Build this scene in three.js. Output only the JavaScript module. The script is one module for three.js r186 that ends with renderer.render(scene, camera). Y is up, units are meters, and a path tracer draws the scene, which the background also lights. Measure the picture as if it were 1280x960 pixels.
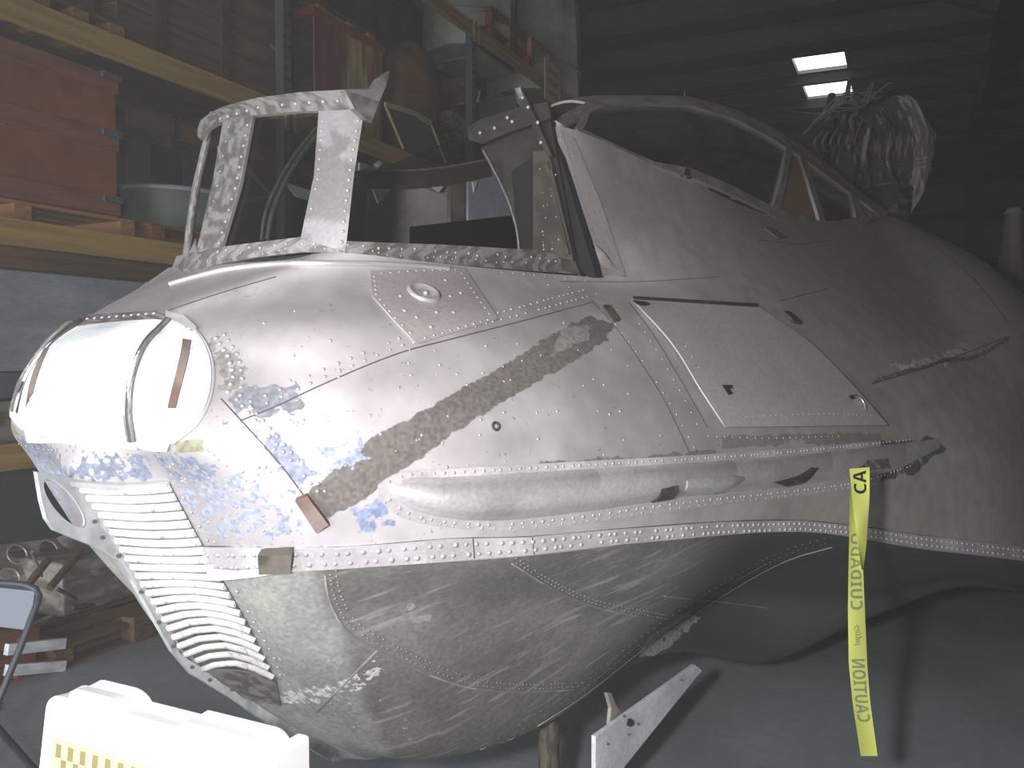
import * as THREE from 'three';
import { mergeGeometries, mergeVertices } from 'three/addons/utils/BufferGeometryUtils.js';
import { RoundedBoxGeometry } from 'three/addons/geometries/RoundedBoxGeometry.js';
import { RectAreaLightUniformsLib } from 'three/addons/lights/RectAreaLightUniformsLib.js';

// ------------------------------------------------------------------ camera, sky, lights, exposure
const V3 = (x, y, z) => new THREE.Vector3(x, y, z);
const FOC = 1090, HOR = 443, EYE = 1.55;                // focal length in pixels of the 1280 x 960 frame, horizon row, eye height
const scene = new THREE.Scene();
const camera = new THREE.PerspectiveCamera(2 * Math.atan(480 / FOC) * 180 / Math.PI, 4 / 3, 0.05, 120);
camera.position.set(0, EYE, 0);
camera.rotation.x = -Math.atan((480 - HOR) / FOC);
camera.updateMatrixWorld(true);
scene.background = new THREE.Color(0.85, 0.93, 1.0);    // overcast daylight; it enters through the open hangar door behind the camera
scene.backgroundIntensity = 1.5;
scene.fog = new THREE.FogExp2(new THREE.Color(0.95, 0.94, 0.93), 0.0042);   // fine dust in the air of the hangar
RectAreaLightUniformsLib.init();
const renderer = new THREE.WebGLRenderer({ antialias: true });
renderer.toneMapping = THREE.LinearToneMapping;
renderer.toneMappingExposure = 1.0;
renderer.shadowMap.enabled = true;
// the flash of the hand-held camera, beside and a little above the lens
const flash = new THREE.SpotLight(new THREE.Color(1.0, 0.98, 0.985), 25, 0, 1.15, 0.95, 2);
flash.position.set(-0.3, 1.62, 0.0);
flash.target.position.set(0.55, 1.35, -2.2);
flash.castShadow = true; flash.shadow.radius = 3;
scene.add(flash, flash.target);

// ------------------------------------------------------------------ small tools
let seedState = 77;
const rnd = () => { seedState = (seedState * 1664525 + 1013904223) >>> 0; return seedState / 4294967296; };
const rr = (a, b) => a + (b - a) * rnd();
const clamp = (x, a = 0, b = 1) => Math.min(b, Math.max(a, x));
const sst = (a, b, x) => { const t = clamp((x - a) / (b - a)); return t * t * (3 - 2 * t); };
const mix = (a, b, t) => a + (b - a) * t;
const HT = new Float32Array(4096).map(() => rnd());
const h3 = (x, y, z) => HT[((x * 73856093) ^ (y * 19349663) ^ (z * 83492791)) & 4095];
function vn(x, y, z) {
  const i = Math.floor(x), j = Math.floor(y), k = Math.floor(z), f = x - i, g = y - j, h = z - k;
  const u = f * f * (3 - 2 * f), v = g * g * (3 - 2 * g), w = h * h * (3 - 2 * h);
  const l = (a, b, t) => a + (b - a) * t;
  return l(l(l(h3(i, j, k), h3(i + 1, j, k), u), l(h3(i, j + 1, k), h3(i + 1, j + 1, k), u), v),
    l(l(h3(i, j, k + 1), h3(i + 1, j, k + 1), u), l(h3(i, j + 1, k + 1), h3(i + 1, j + 1, k + 1), u), v), w);
}
const fbm = (x, y, z, o = 4) => { let s = 0, a = 0.5, n = 0; for (let i = 0; i < o; i++) { s += a * vn(x, y, z); n += a; a *= 0.5; x = x * 2.03 + 7.1; y = y * 2.03 + 3.7; z = z * 2.03 + 1.3; } return s / n; };

const names = {};
const numbered = (n) => { const k = names[n] = (names[n] ?? -1) + 1; return k ? n + '_' + String(k).padStart(3, '0') : n; };
function finish(o) { o.castShadow = o.receiveShadow = true; return o; }
function thing(name, label, category, origin = V3(0, 0, 0), group, turn = 0) {
  const o = new THREE.Group(); o.name = numbered(name); o.position.copy(origin); o.rotation.y = turn;
  o.userData = { label, category }; if (group) o.userData.group = group;
  scene.add(o); return o;
}
// a mesh in world coordinates, hung under a thing (or a part of one) whose origin is subtracted
function part(parent, name, geo, mat, label) {
  if (Array.isArray(geo)) geo = join(geo);
  const root = rootOf(parent);
  if (root.worldBuilt) { const p = root.position; geo = geo.clone().translate(-p.x, -p.y, -p.z); }
  const m = finish(new THREE.Mesh(geo, mat)); m.name = name; if (label) m.userData.label = label;
  parent.add(m); return m;
}
const rootOf = (o) => { while (o.parent && o.parent !== scene) o = o.parent; return o; };
function join(list) {
  const l = list.map((g) => { let q = g.index ? g.toNonIndexed() : g.clone(); for (const k of Object.keys(q.attributes)) if (!['position', 'normal', 'uv'].includes(k)) q.deleteAttribute(k); if (!q.attributes.uv) q.setAttribute('uv', new THREE.Float32BufferAttribute(new Float32Array(q.attributes.position.count * 2), 2)); if (!q.attributes.normal) q.computeVertexNormals(); return q; });
  return mergeGeometries(l);
}
function solo(name, geo, mat, label, category, origin, group) {
  if (Array.isArray(geo)) geo = join(geo);
  const m = finish(new THREE.Mesh(geo, mat)); m.name = numbered(name); m.userData = { label, category }; if (group) m.userData.group = group;
  if (origin) { geo.translate(-origin.x, -origin.y, -origin.z); m.position.copy(origin); }
  scene.add(m); return m;
}
function struct(name, geo, mat, parent = scene) { if (Array.isArray(geo)) geo = join(geo); const m = finish(new THREE.Mesh(geo, mat)); m.name = name; if (parent === scene) m.userData.kind = 'structure'; parent.add(m); return m; }
const bx = (w, h, d, x = 0, y = 0, z = 0, r = 0) => { const g = r ? new RoundedBoxGeometry(w, h, d, 1, r) : new THREE.BoxGeometry(w, h, d); return g.translate(x, y, z); };
function tube(points, r, seg = 24, rad = 8, closed = false) { return new THREE.TubeGeometry(new THREE.CatmullRomCurve3(points, closed, 'centripetal'), seg, r, rad, closed); }
function rod(a, b, r, rad = 8, r2 = r) {
  const d = b.clone().sub(a), g = new THREE.CylinderGeometry(r2, r, d.length(), rad);
  g.applyQuaternion(new THREE.Quaternion().setFromUnitVectors(V3(0, 1, 0), d.clone().normalize()));
  return g.translate((a.x + b.x) / 2, (a.y + b.y) / 2, (a.z + b.z) / 2);
}
function barBetween(a, b, w, t, up) {       // a box bar from a to b, w across, t along 'up'
  const x = b.clone().sub(a), L = x.length(); x.normalize();
  const z = up.clone().addScaledVector(x, -up.dot(x)).normalize(), y = z.clone().cross(x);
  const g = new THREE.BoxGeometry(L, w, t), m = new THREE.Matrix4().makeBasis(x, y, z).setPosition(a.clone().add(b).multiplyScalar(0.5));
  return g.applyMatrix4(m);
}

// ------------------------------------------------------------------ procedural textures
function tex(w, h, fn, rep = 1, srgb = true) {
  const d = new Uint8Array(w * h * 4);
  for (let j = 0; j < h; j++) for (let i = 0; i < w; i++) {
    const c = fn(i / w, j / h, i, j), k = (j * w + i) * 4;
    d[k] = clamp(c[0], 0, 255); d[k + 1] = clamp(c[1], 0, 255); d[k + 2] = clamp(c[2], 0, 255); d[k + 3] = 255;
  }
  const t = new THREE.DataTexture(d, w, h); t.wrapS = t.wrapT = THREE.RepeatWrapping; t.magFilter = t.minFilter = THREE.LinearFilter;
  if (srgb) t.colorSpace = THREE.SRGBColorSpace; if (rep !== 1) t.repeat.set(rep, rep); t.needsUpdate = true; return t;
}
const shade = (c, k) => [c[0] * k, c[1] * k, c[2] * k];
const lerpc = (a, b, t) => [mix(a[0], b[0], t), mix(a[1], b[1], t), mix(a[2], b[2], t)];
const woodTex = (c1, c2, sx, sy, seed) => tex(256, 256, (u, v) => {
  const g = fbm(u * sx + seed, v * sy, seed, 4), r = Math.sin((v * sy * 2.2 + g * 5 + fbm(u * 2, v * 3, seed + 4) * 4) * 3) * 0.5 + 0.5;
  return shade(lerpc(c1, c2, clamp(g * 0.8 + r * 0.3)), 0.82 + 0.36 * fbm(u * 5, v * 5, seed + 9, 3));
});
const blotch = (c1, c2, s, seed, lo = 0.35, hi = 0.65) => tex(256, 256, (u, v) => {
  const n = fbm(u * s + seed, v * s, seed, 5), f = vn(u * 90, v * 90, seed);
  return shade(lerpc(c1, c2, sst(lo, hi, n)), 0.95 + 0.1 * f);
});
const std = (color, roughness = 0.6, metalness = 0, extra = {}) => new THREE.MeshStandardMaterial({ color, roughness, metalness, side: THREE.DoubleSide, ...extra });
const M = {
  skinBare: std(0xffffff, 0.45, 0.25, { map: blotch([192, 187, 189], [170, 165, 167], 5, 3) }),
  frame: std(0xffffff, 0.5, 0.35, { map: blotch([136, 134, 133], [96, 92, 89], 28, 12, 0.36, 0.7) }),
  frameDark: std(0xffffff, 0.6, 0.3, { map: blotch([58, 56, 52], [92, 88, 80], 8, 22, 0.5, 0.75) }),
  frameBrown: std(0xffffff, 0.7, 0.2, { map: blotch([96, 90, 80], [66, 60, 52], 10, 27, 0.4, 0.65) }),
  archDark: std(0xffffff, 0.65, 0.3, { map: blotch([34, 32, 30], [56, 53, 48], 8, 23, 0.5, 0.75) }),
  archBrown: std(0xffffff, 0.7, 0.2, { map: blotch([66, 60, 52], [46, 42, 37], 10, 28, 0.4, 0.65) }),
  canopyFrame: std(0xffffff, 0.55, 0.25, { map: blotch([160, 158, 150], [128, 126, 118], 6, 13, 0.35, 0.7) }),
  doorPaint: std(0xffffff, 0.55, 0.05, { map: blotch([236, 239, 242], [212, 216, 220], 5, 14, 0.3, 0.7) }),
  pillar: std(0xffffff, 0.5, 0.25, { map: blotch([140, 137, 138], [116, 112, 111], 5, 16, 0.5, 0.62) }),
  keelPaint: std(0xffffff, 0.5, 0.15, { map: blotch([182, 184, 184], [150, 153, 154], 14, 18, 0.4, 0.7) }),
  pinkPlate: std(0xffffff, 0.5, 0.3, { map: blotch([172, 164, 162], [162, 153, 151], 3, 31, 0.2, 0.8) }),
  rivet: std(0xc9c6c8, 0.32, 0.6),
  rivetPaint: std(0xa09a9b, 0.5, 0.25),
  rivetDark: std(0x77766f, 0.5, 0.3),
  seam: std(0x4a4646, 0.8, 0.2),
  white: std(0xffffff, 0.45, 0.05, { map: blotch([232, 234, 236], [206, 210, 212], 4, 41, 0.4, 0.75) }),
  slat: std(0xffffff, 0.6, 0.05, { map: tex(256, 256, (u, v) => { const n = fbm(u * 46, v * 46, 4, 3); return n > 0.69 ? [150, 152, 150] : shade([192, 192, 190], 0.93 + 0.1 * vn(u * 60, v * 20, 3)); }) }),
  hatch: std(0xffffff, 0.5, 0.3, { map: blotch([186, 184, 180], [178, 176, 171], 3, 51, 0.2, 0.8) }),
  polish: std(0xffffff, 0.32, 0.5, { map: blotch([204, 200, 201], [178, 173, 174], 4, 61, 0.25, 0.8) }),
  rust: std(0xffffff, 0.85, 0.1, { map: blotch([92, 70, 62], [120, 104, 96], 6, 71) }),
  black: std(0x0c0c0d, 0.9, 0),
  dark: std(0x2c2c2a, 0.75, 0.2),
  greyBlue: std(0xffffff, 0.6, 0.1, { map: blotch([142, 145, 158], [120, 124, 136], 4, 81) }),
  fabric: std(0x8a6446, 0.95, 0),
  beam: std(0xffffff, 0.55, 0.05, { map: blotch([172, 142, 80], [152, 124, 70], 4, 91) }),
  beamBrown: std(0xffffff, 0.7, 0.05, { map: blotch([150, 116, 78], [124, 96, 66], 4, 95) }),
  post: std(0xffffff, 0.55, 0.3, { map: blotch([96, 102, 108], [78, 84, 88], 6, 99) }),
  plywood: std(0xffffff, 0.75, 0, { map: woodTex([146, 80, 42], [118, 60, 32], 14, 2, 5) }),
  batten: std(0xffffff, 0.8, 0, { map: woodTex([140, 84, 52], [104, 62, 40], 3, 10, 15) }),
  oldWood: std(0xffffff, 0.85, 0, { map: woodTex([122, 96, 68], [70, 52, 38], 3, 9, 25) }),
  oldWoodDark: std(0xffffff, 0.85, 0, { map: woodTex([82, 62, 46], [50, 38, 30], 3, 9, 29) }),
  pine: std(0xffffff, 0.75, 0, { map: woodTex([172, 130, 80], [146, 106, 64], 3, 8, 35) }),
  stained: std(0xffffff, 0.85, 0, { map: tex(256, 256, (u, v) => { const s = fbm(u * 7, v * 1.2, 8, 4), b = sst(0.25, 0.55, u + 0.35 * (s - 0.5)); return shade(lerpc([112, 66, 44], [182, 162, 122], b * sst(0.3, 0.55, s + 0.1)), 0.75 + 0.5 * fbm(u * 30, v * 4, 3)); }) }),
  greenTub: std(0xffffff, 0.55, 0, { map: blotch([92, 106, 92], [76, 90, 80], 5, 45) }),
  greyBox: std(0xffffff, 0.55, 0.1, { map: blotch([160, 164, 172], [140, 142, 150], 4, 47) }),
  blueGrey: std(0x59606e, 0.6, 0.1),
  olive: std(0xffffff, 0.85, 0, { map: blotch([132, 130, 118], [108, 106, 96], 4, 49) }),
  leather: std(0xffffff, 0.8, 0, { map: woodTex([140, 94, 50], [72, 46, 30], 5, 3, 55) }),
  canvas: std(0xffffff, 0.9, 0, { map: blotch([186, 192, 174], [150, 158, 144], 3, 57) }),
  cream: std(0xb9ab84, 0.8, 0),
  slate: std(0x585b58, 0.7, 0.1),
  junk: std(0xffffff, 0.6, 0.35, { map: blotch([172, 168, 160], [128, 122, 114], 7, 59) }),
  chairFrame: std(0x4b4c52, 0.45, 0.4),
  chairPad: std(0x6f757f, 0.6, 0),
  signWhite: std(0xeff0ed, 0.45, 0),
  purlin: std(0x17181a, 0.8, 0.2),
  engine: std(0xffffff, 0.7, 0.35, { map: blotch([40, 40, 38], [96, 94, 88], 8, 65, 0.5, 0.75) }),
  engineRing: std(0xffffff, 0.65, 0.4, { map: blotch([62, 60, 55], [118, 114, 106], 7, 67, 0.42, 0.68) }),
  wire: std(0x6a6963, 0.6, 0.3),
  glass: new THREE.MeshPhysicalMaterial({ color: 0xcfd6d2, roughness: 0.08, transmission: 1, thickness: 0, ior: 1.45, side: THREE.DoubleSide }),
  shard: new THREE.MeshPhysicalMaterial({ color: 0xbfc3bd, roughness: 0.5, transmission: 0.35, thickness: 0, side: THREE.DoubleSide }),
};

// ------------------------------------------------------------------ places: rays of the survey camera, the aircraft's frame, the rack's frame
const ray = (px, py) => V3((px - 640) / FOC, -(py - 480) / FOC, -1).applyEuler(camera.rotation);
const at = (px, py, depth) => { const r = ray(px, py); return r.multiplyScalar(depth / -r.z).add(camera.position); };
const TH = 35 * Math.PI / 180;
const AX = V3(Math.sin(TH), 0, -Math.cos(TH));          // aft
const NX = V3(Math.cos(TH), 0, Math.sin(TH));           // to the near side
const C0 = V3(-0.873, EYE, -1.826);                     // bow, at eye height
const STY = (s, t, y) => C0.clone().addScaledVector(AX, s).addScaledVector(NX, t).add(V3(0, y, 0));
function P(px, py, o) {                                 // where a sight line meets a buttock plane (t), a station plane (s) or a depth (d)
  if (o.d !== undefined) return at(px, py, o.d);
  const r = ray(px, py), n = o.t !== undefined ? NX : AX, k = o.t !== undefined ? o.t : o.s;
  const q = C0.clone().sub(camera.position);
  return r.multiplyScalar((q.dot(n) + k) / r.dot(n)).add(camera.position);
}
const mirrorP = (p) => { const t = p.clone().sub(C0).dot(NX); return p.clone().addScaledVector(NX, -2 * t); };
function mirrorG(g) {
  const q = (g.index ? g.toNonIndexed() : g.clone()), a = q.attributes.position;
  const v = V3();
  for (let i = 0; i < a.count; i++) { v.fromBufferAttribute(a, i); const m = mirrorP(v); a.setXYZ(i, m.x, m.y, m.z); }
  for (const name of ['position', 'uv']) { const b = q.attributes[name]; if (!b) continue; const n = b.itemSize, arr = b.array; for (let i = 0; i < b.count; i += 3) for (let c = 0; c < n; c++) { const x = arr[(i + 1) * n + c]; arr[(i + 1) * n + c] = arr[(i + 2) * n + c]; arr[(i + 2) * n + c] = x; } }
  q.deleteAttribute('normal');
  const w = mergeVertices(q, 1e-5); w.computeVertexNormals(); return w;
}
const toPix = (p) => { const v = p.clone().sub(camera.position); v.applyQuaternion(camera.quaternion.clone().invert()); return [640 + FOC * v.x / -v.z, 480 - FOC * v.y / -v.z, -v.z]; };

// tensor Catmull-Rom through a table of control points tab[row][column]
function netSurface(tab, mirrorStart) {
  const R = tab.length, C = tab[0].length;
  const ctl = (r, c) => {
    if (c < 0) return mirrorStart ? mirrorP(ctl(r, -c)) : ctl(r, 0).clone().multiplyScalar(2).sub(ctl(r, 1));
    if (c >= C) return ctl(r, C - 1).clone().multiplyScalar(2).sub(ctl(r, C - 2));
    if (r < 0) return ctl(0, c).clone().multiplyScalar(2).sub(ctl(1, c));
    if (r >= R) return ctl(R - 1, c).clone().multiplyScalar(2).sub(ctl(R - 2, c));
    return tab[r][c];
  };
  const cr = (p, q, r, s, t) => { const o = V3(); for (const k of 'xyz') o[k] = 0.5 * (2 * q[k] + (r[k] - p[k]) * t + (2 * p[k] - 5 * q[k] + 4 * r[k] - s[k]) * t * t + (3 * q[k] - p[k] - 3 * r[k] + s[k]) * t * t * t); return o; };
  return (u, v) => {
    const i = Math.min(Math.floor(u), C - 2), j = Math.min(Math.floor(v), R - 2), f = u - i, g = v - j, q = [];
    for (let b = -1; b < 3; b++) q.push(cr(ctl(j + b, i - 1), ctl(j + b, i), ctl(j + b, i + 1), ctl(j + b, i + 2), f));
    return cr(q[0], q[1], q[2], q[3], g);
  };
}
class Surf {                                             // a sampled surface that can be asked for the point on a sight line
  constructor(f, u0, u1, v0, v1, nu, nv, skip = () => false) {
    Object.assign(this, { u0, u1, v0, v1, nu, nv }); this.p = []; this.uv = []; this.idx = [];
    for (let j = 0; j <= nv; j++) for (let i = 0; i <= nu; i++) { const u = mix(u0, u1, i / nu), v = mix(v0, v1, j / nv); this.p.push(f(u, v)); this.uv.push([u, v]); }
    for (let j = 0; j < nv; j++) for (let i = 0; i < nu; i++) {
      if (skip(mix(u0, u1, (i + 0.5) / nu), mix(v0, v1, (j + 0.5) / nv))) continue;
      const a = j * (nu + 1) + i, b = a + 1, c = a + nu + 1, d = c + 1; this.idx.push(a, c, b, b, c, d);
    }
    const g = this.geo = new THREE.BufferGeometry();
    g.setAttribute('position', new THREE.Float32BufferAttribute(this.p.flatMap((q) => [q.x, q.y, q.z]), 3));
    g.setAttribute('uv', new THREE.Float32BufferAttribute(this.uv.flatMap(([u, v]) => [(u - u0) / (u1 - u0), (v - v0) / (v1 - v0)]), 2));
    g.setIndex(this.idx); g.computeVertexNormals();
    this.pix = this.p.map(toPix); this.bins = new Map();
    for (let k = 0; k < this.idx.length; k += 3) {
      const t = [0, 1, 2].map((m) => this.pix[this.idx[k + m]]); if (t.some((q) => q[2] < 0.2)) continue;
      const x0 = Math.min(...t.map((q) => q[0])) >> 4, x1 = Math.max(...t.map((q) => q[0])) >> 4, y0 = Math.min(...t.map((q) => q[1])) >> 4, y1 = Math.max(...t.map((q) => q[1])) >> 4;
      for (let y = y0; y <= y1; y++) for (let x = x0; x <= x1; x++) { const key = x * 1000 + y; if (!this.bins.has(key)) this.bins.set(key, []); this.bins.get(key).push(k); }
    }
  }
  find(px, py) {
    let best = null; const N = this.geo.attributes.normal;
    for (const k of this.bins.get((px >> 4) * 1000 + (py >> 4)) || []) {
      const [i, j, l] = [this.idx[k], this.idx[k + 1], this.idx[k + 2]], [A, B, D] = [this.pix[i], this.pix[j], this.pix[l]];
      const den = (B[1] - D[1]) * (A[0] - D[0]) + (D[0] - B[0]) * (A[1] - D[1]); if (Math.abs(den) < 1e-9) continue;
      const a = ((B[1] - D[1]) * (px - D[0]) + (D[0] - B[0]) * (py - D[1])) / den, b = ((D[1] - A[1]) * (px - D[0]) + (A[0] - D[0]) * (py - D[1])) / den, c = 1 - a - b;
      if (a < -1e-4 || b < -1e-4 || c < -1e-4) continue;
      const z = a * A[2] + b * B[2] + c * D[2]; if (best && best.z < z) continue;
      const n = V3(0, 0, 0); [[i, a], [j, b], [l, c]].forEach(([q, w]) => n.addScaledVector(V3(N.getX(q), N.getY(q), N.getZ(q)), w)); n.normalize();
      const p = V3(0, 0, 0).addScaledVector(this.p[i], a).addScaledVector(this.p[j], b).addScaledVector(this.p[l], c);
      best = { z, p, n: n.dot(p.clone().sub(camera.position)) > 0 ? n.negate() : n, u: a * this.uv[i][0] + b * this.uv[j][0] + c * this.uv[l][0], v: a * this.uv[i][1] + b * this.uv[j][1] + c * this.uv[l][1], s: this };
    }
    return best;
  }
  nearest(px, py) {
    let m = 1e9, k = 0; for (let i = 0; i < this.pix.length; i++) { const d = (this.pix[i][0] - px) ** 2 + (this.pix[i][1] - py) ** 2; if (d < m) { m = d; k = i; } }
    const N = this.geo.attributes.normal, n = V3(N.getX(k), N.getY(k), N.getZ(k)), p = this.p[k].clone();
    return { z: 9, p, n: n.dot(p.clone().sub(camera.position)) > 0 ? n.negate() : n, u: this.uv[k][0], v: this.uv[k][1], s: this, miss: m };
  }
}
const finder = (...surfs) => (px, py) => {
  const h = surfs.map((s) => s.find(px, py)).filter(Boolean).sort((a, b) => a.z - b.z); if (h.length) return h[0];
  return surfs.map((s) => s.nearest(px, py)).sort((a, b) => a.miss - b.miss)[0];
};
function resample(poly, n) {
  const L = [0]; for (let i = 1; i < poly.length; i++) L.push(L[i - 1] + Math.hypot(poly[i][0] - poly[i - 1][0], poly[i][1] - poly[i - 1][1]));
  const out = [], T = L[L.length - 1];
  for (let k = 0; k <= n; k++) { const s = T * k / n; let i = 1; while (i < L.length - 1 && L[i] < s) i++; const f = (s - L[i - 1]) / (L[i] - L[i - 1] || 1); out.push([mix(poly[i - 1][0], poly[i][0], f), mix(poly[i - 1][1], poly[i][1], f)]); }
  return out;
}
// smooth polyline (Catmull-Rom through the points)
function smooth(poly, n = 24) { const c = new THREE.CatmullRomCurve3(poly.map(([x, y]) => V3(x, y, 0)), false, 'centripetal'); return c.getSpacedPoints(n).map((p) => [p.x, p.y]); }
// plate between two grids of points (outer, inner), closed all round
function slab(outer, inner, nu, nv) {
  const mk = (rows, flip) => {
    const pos = [], uv = [], idx = []; const w = nu + 1;
    rows.forEach((p) => pos.push(p.x, p.y, p.z));
    for (let j = 0; j <= nv; j++) for (let i = 0; i <= nu; i++) { uv.push(0, 0); }
    for (let j = 0; j <= nv; j++) { let L = 0; for (let i = 0; i <= nu; i++) { if (i) L += rows[j * w + i].distanceTo(rows[j * w + i - 1]); uv[(j * w + i) * 2] = L * 2; } }
    for (let i = 0; i <= nu; i++) { let L = 0; for (let j = 0; j <= nv; j++) { if (j) L += rows[j * w + i].distanceTo(rows[(j - 1) * w + i]); uv[(j * w + i) * 2 + 1] = L * 2; } }
    for (let j = 0; j < nv; j++) for (let i = 0; i < nu; i++) { const a = j * w + i, b = a + 1, c = a + w, d = c + 1; flip ? idx.push(a, b, c, b, d, c) : idx.push(a, c, b, b, c, d); }
    const g = new THREE.BufferGeometry(); g.setAttribute('position', new THREE.Float32BufferAttribute(pos, 3)); g.setAttribute('uv', new THREE.Float32BufferAttribute(uv, 2)); g.setIndex(idx); g.computeVertexNormals(); return g;
  };
  const w = nu + 1, loop = [];
  for (let i = 0; i < nu; i++) loop.push(i); for (let j = 0; j < nv; j++) loop.push(j * w + nu); for (let i = nu; i > 0; i--) loop.push(nv * w + i); for (let j = nv; j > 0; j--) loop.push(j * w);
  const pos = [], idx = []; loop.concat(loop[0]).forEach((k) => pos.push(...outer[k].toArray(), ...inner[k].toArray()));
  for (let k = 0; k < loop.length; k++) idx.push(2 * k, 2 * k + 1, 2 * k + 2, 2 * k + 1, 2 * k + 3, 2 * k + 2);
  const side = new THREE.BufferGeometry(); side.setAttribute('position', new THREE.Float32BufferAttribute(pos, 3)); side.setIndex(idx); side.computeVertexNormals();
  return join([mk(outer, false), mk(inner, true), side]);
}
const val = (f, u, v) => (typeof f === 'function' ? f(u, v) : f);
function ruled(find, A, B, nu, nv, off, th) {            // plate on a surface between two edge lines; off and th may vary over it
  const a = resample(A, nu), b = resample(B, nu), hi = [], lo = [];
  for (let j = 0; j <= nv; j++) for (let i = 0; i <= nu; i++) {
    const h = find(mix(a[i][0], b[i][0], j / nv), mix(a[i][1], b[i][1], j / nv)), o = val(off, i / nu, j / nv);
    lo.push(h.p.clone().addScaledVector(h.n, o)); hi.push(h.p.clone().addScaledVector(h.n, o + val(th, i / nu, j / nv)));
  }
  return slab(hi, lo, nu, nv);
}
function ribbon(find, path, width, off, th, n = 24, crown = 0) {   // strip of a width in metres along a line on a surface
  const q = resample(path, n).map(([x, y]) => find(x, y)), hi = [], lo = [], K = crown ? 4 : 1, w = width / 2;
  for (let j = 0; j <= K; j++) for (let i = 0; i <= n; i++) {
    const t = q[Math.min(i + 1, n)].p.clone().sub(q[Math.max(i - 1, 0)].p).normalize(), s = q[i].n.clone().cross(t).normalize(), e = j / K * 2 - 1;
    const b = q[i].p.clone().addScaledVector(s, w * e);
    lo.push(b.clone().addScaledVector(q[i].n, val(off, i / n, j / K))); hi.push(b.clone().addScaledVector(q[i].n, val(off, i / n, j / K) + th + crown * Math.sqrt(Math.max(0, 1 - e * e))));
  }
  return slab(hi, lo, n, K);
}
const domeBase = new THREE.SphereGeometry(1, 8, 3, 0, Math.PI * 2, 0, Math.PI / 2).toNonIndexed();
function domes(list) {                                   // list of { p, n, r }
  const N = domeBase.attributes.position.count, pos = new Float32Array(list.length * N * 3), nor = new Float32Array(list.length * N * 3), q = new THREE.Quaternion(), v = V3();
  list.forEach(({ p, n, r }, k) => {
    q.setFromUnitVectors(V3(0, 1, 0), n);
    for (let i = 0; i < N; i++) {
      v.fromBufferAttribute(domeBase.attributes.position, i); v.y *= 0.6; v.multiplyScalar(r).applyQuaternion(q).add(p); v.toArray(pos, (k * N + i) * 3);
      v.fromBufferAttribute(domeBase.attributes.normal, i); v.applyQuaternion(q); v.toArray(nor, (k * N + i) * 3);
    }
  });
  const g = new THREE.BufferGeometry(); g.setAttribute('position', new THREE.BufferAttribute(pos, 3)); g.setAttribute('normal', new THREE.BufferAttribute(nor, 3));
  g.setAttribute('uv', new THREE.BufferAttribute(new Float32Array(list.length * N * 2), 2)); return g;
}
const RIV = [], RIVB = [];                                          // rivet heads of the fuselage, gathered and built as one part
function rivets(find, path, gap, r = 0.0045, off = 0.001, drop = 0.04, jit = 0.0) {
  const q = resample(path, 160).map(([x, y]) => find(x, y)); let acc = gap / 2;
  for (let i = 1; i < q.length; i++) {
    const d = q[i].p.distanceTo(q[i - 1].p); acc += d;
    if (acc >= gap) { acc -= gap; if (rnd() < drop) continue; const p = q[i].p.clone().addScaledVector(q[i].n, off), list = find === loFind ? RIVB : RIV; if (jit) p.add(V3(rr(-jit, jit), rr(-jit, jit), 0)); list.push({ p, n: q[i].n.clone(), r: r * rr(0.85, 1.1) }); }
  }
}
// a flat plate cut to an outline of pixels on the plane through three of its own points, with thickness
function plateOn(o, outline, th, holes = []) {
  const pts = outline.map(([x, y]) => P(x, y, o)), org = pts[0];
  const n = (o.t !== undefined ? NX : o.s !== undefined ? AX : V3(0, 0, 1)).clone(), e1 = V3(0, 1, 0).cross(n).normalize(), e2 = V3(0, 1, 0);
  const xy = (p) => { const d = p.clone().sub(org); return new THREE.Vector2(d.dot(e1), d.dot(e2)); };
  const sh = new THREE.Shape(pts.map(xy)); for (const h of holes) sh.holes.push(new THREE.Path(h.map(([x, y]) => xy(P(x, y, o)))));
  const g = new THREE.ExtrudeGeometry(sh, { depth: th, bevelEnabled: true, bevelSize: 0.0012, bevelThickness: 0.0012, bevelSegments: 1, curveSegments: 8 });
  g.applyMatrix4(new THREE.Matrix4().makeBasis(e1, e2, n).setPosition(org.clone().addScaledVector(n, -th / 2)));
  return g;
}

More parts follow.
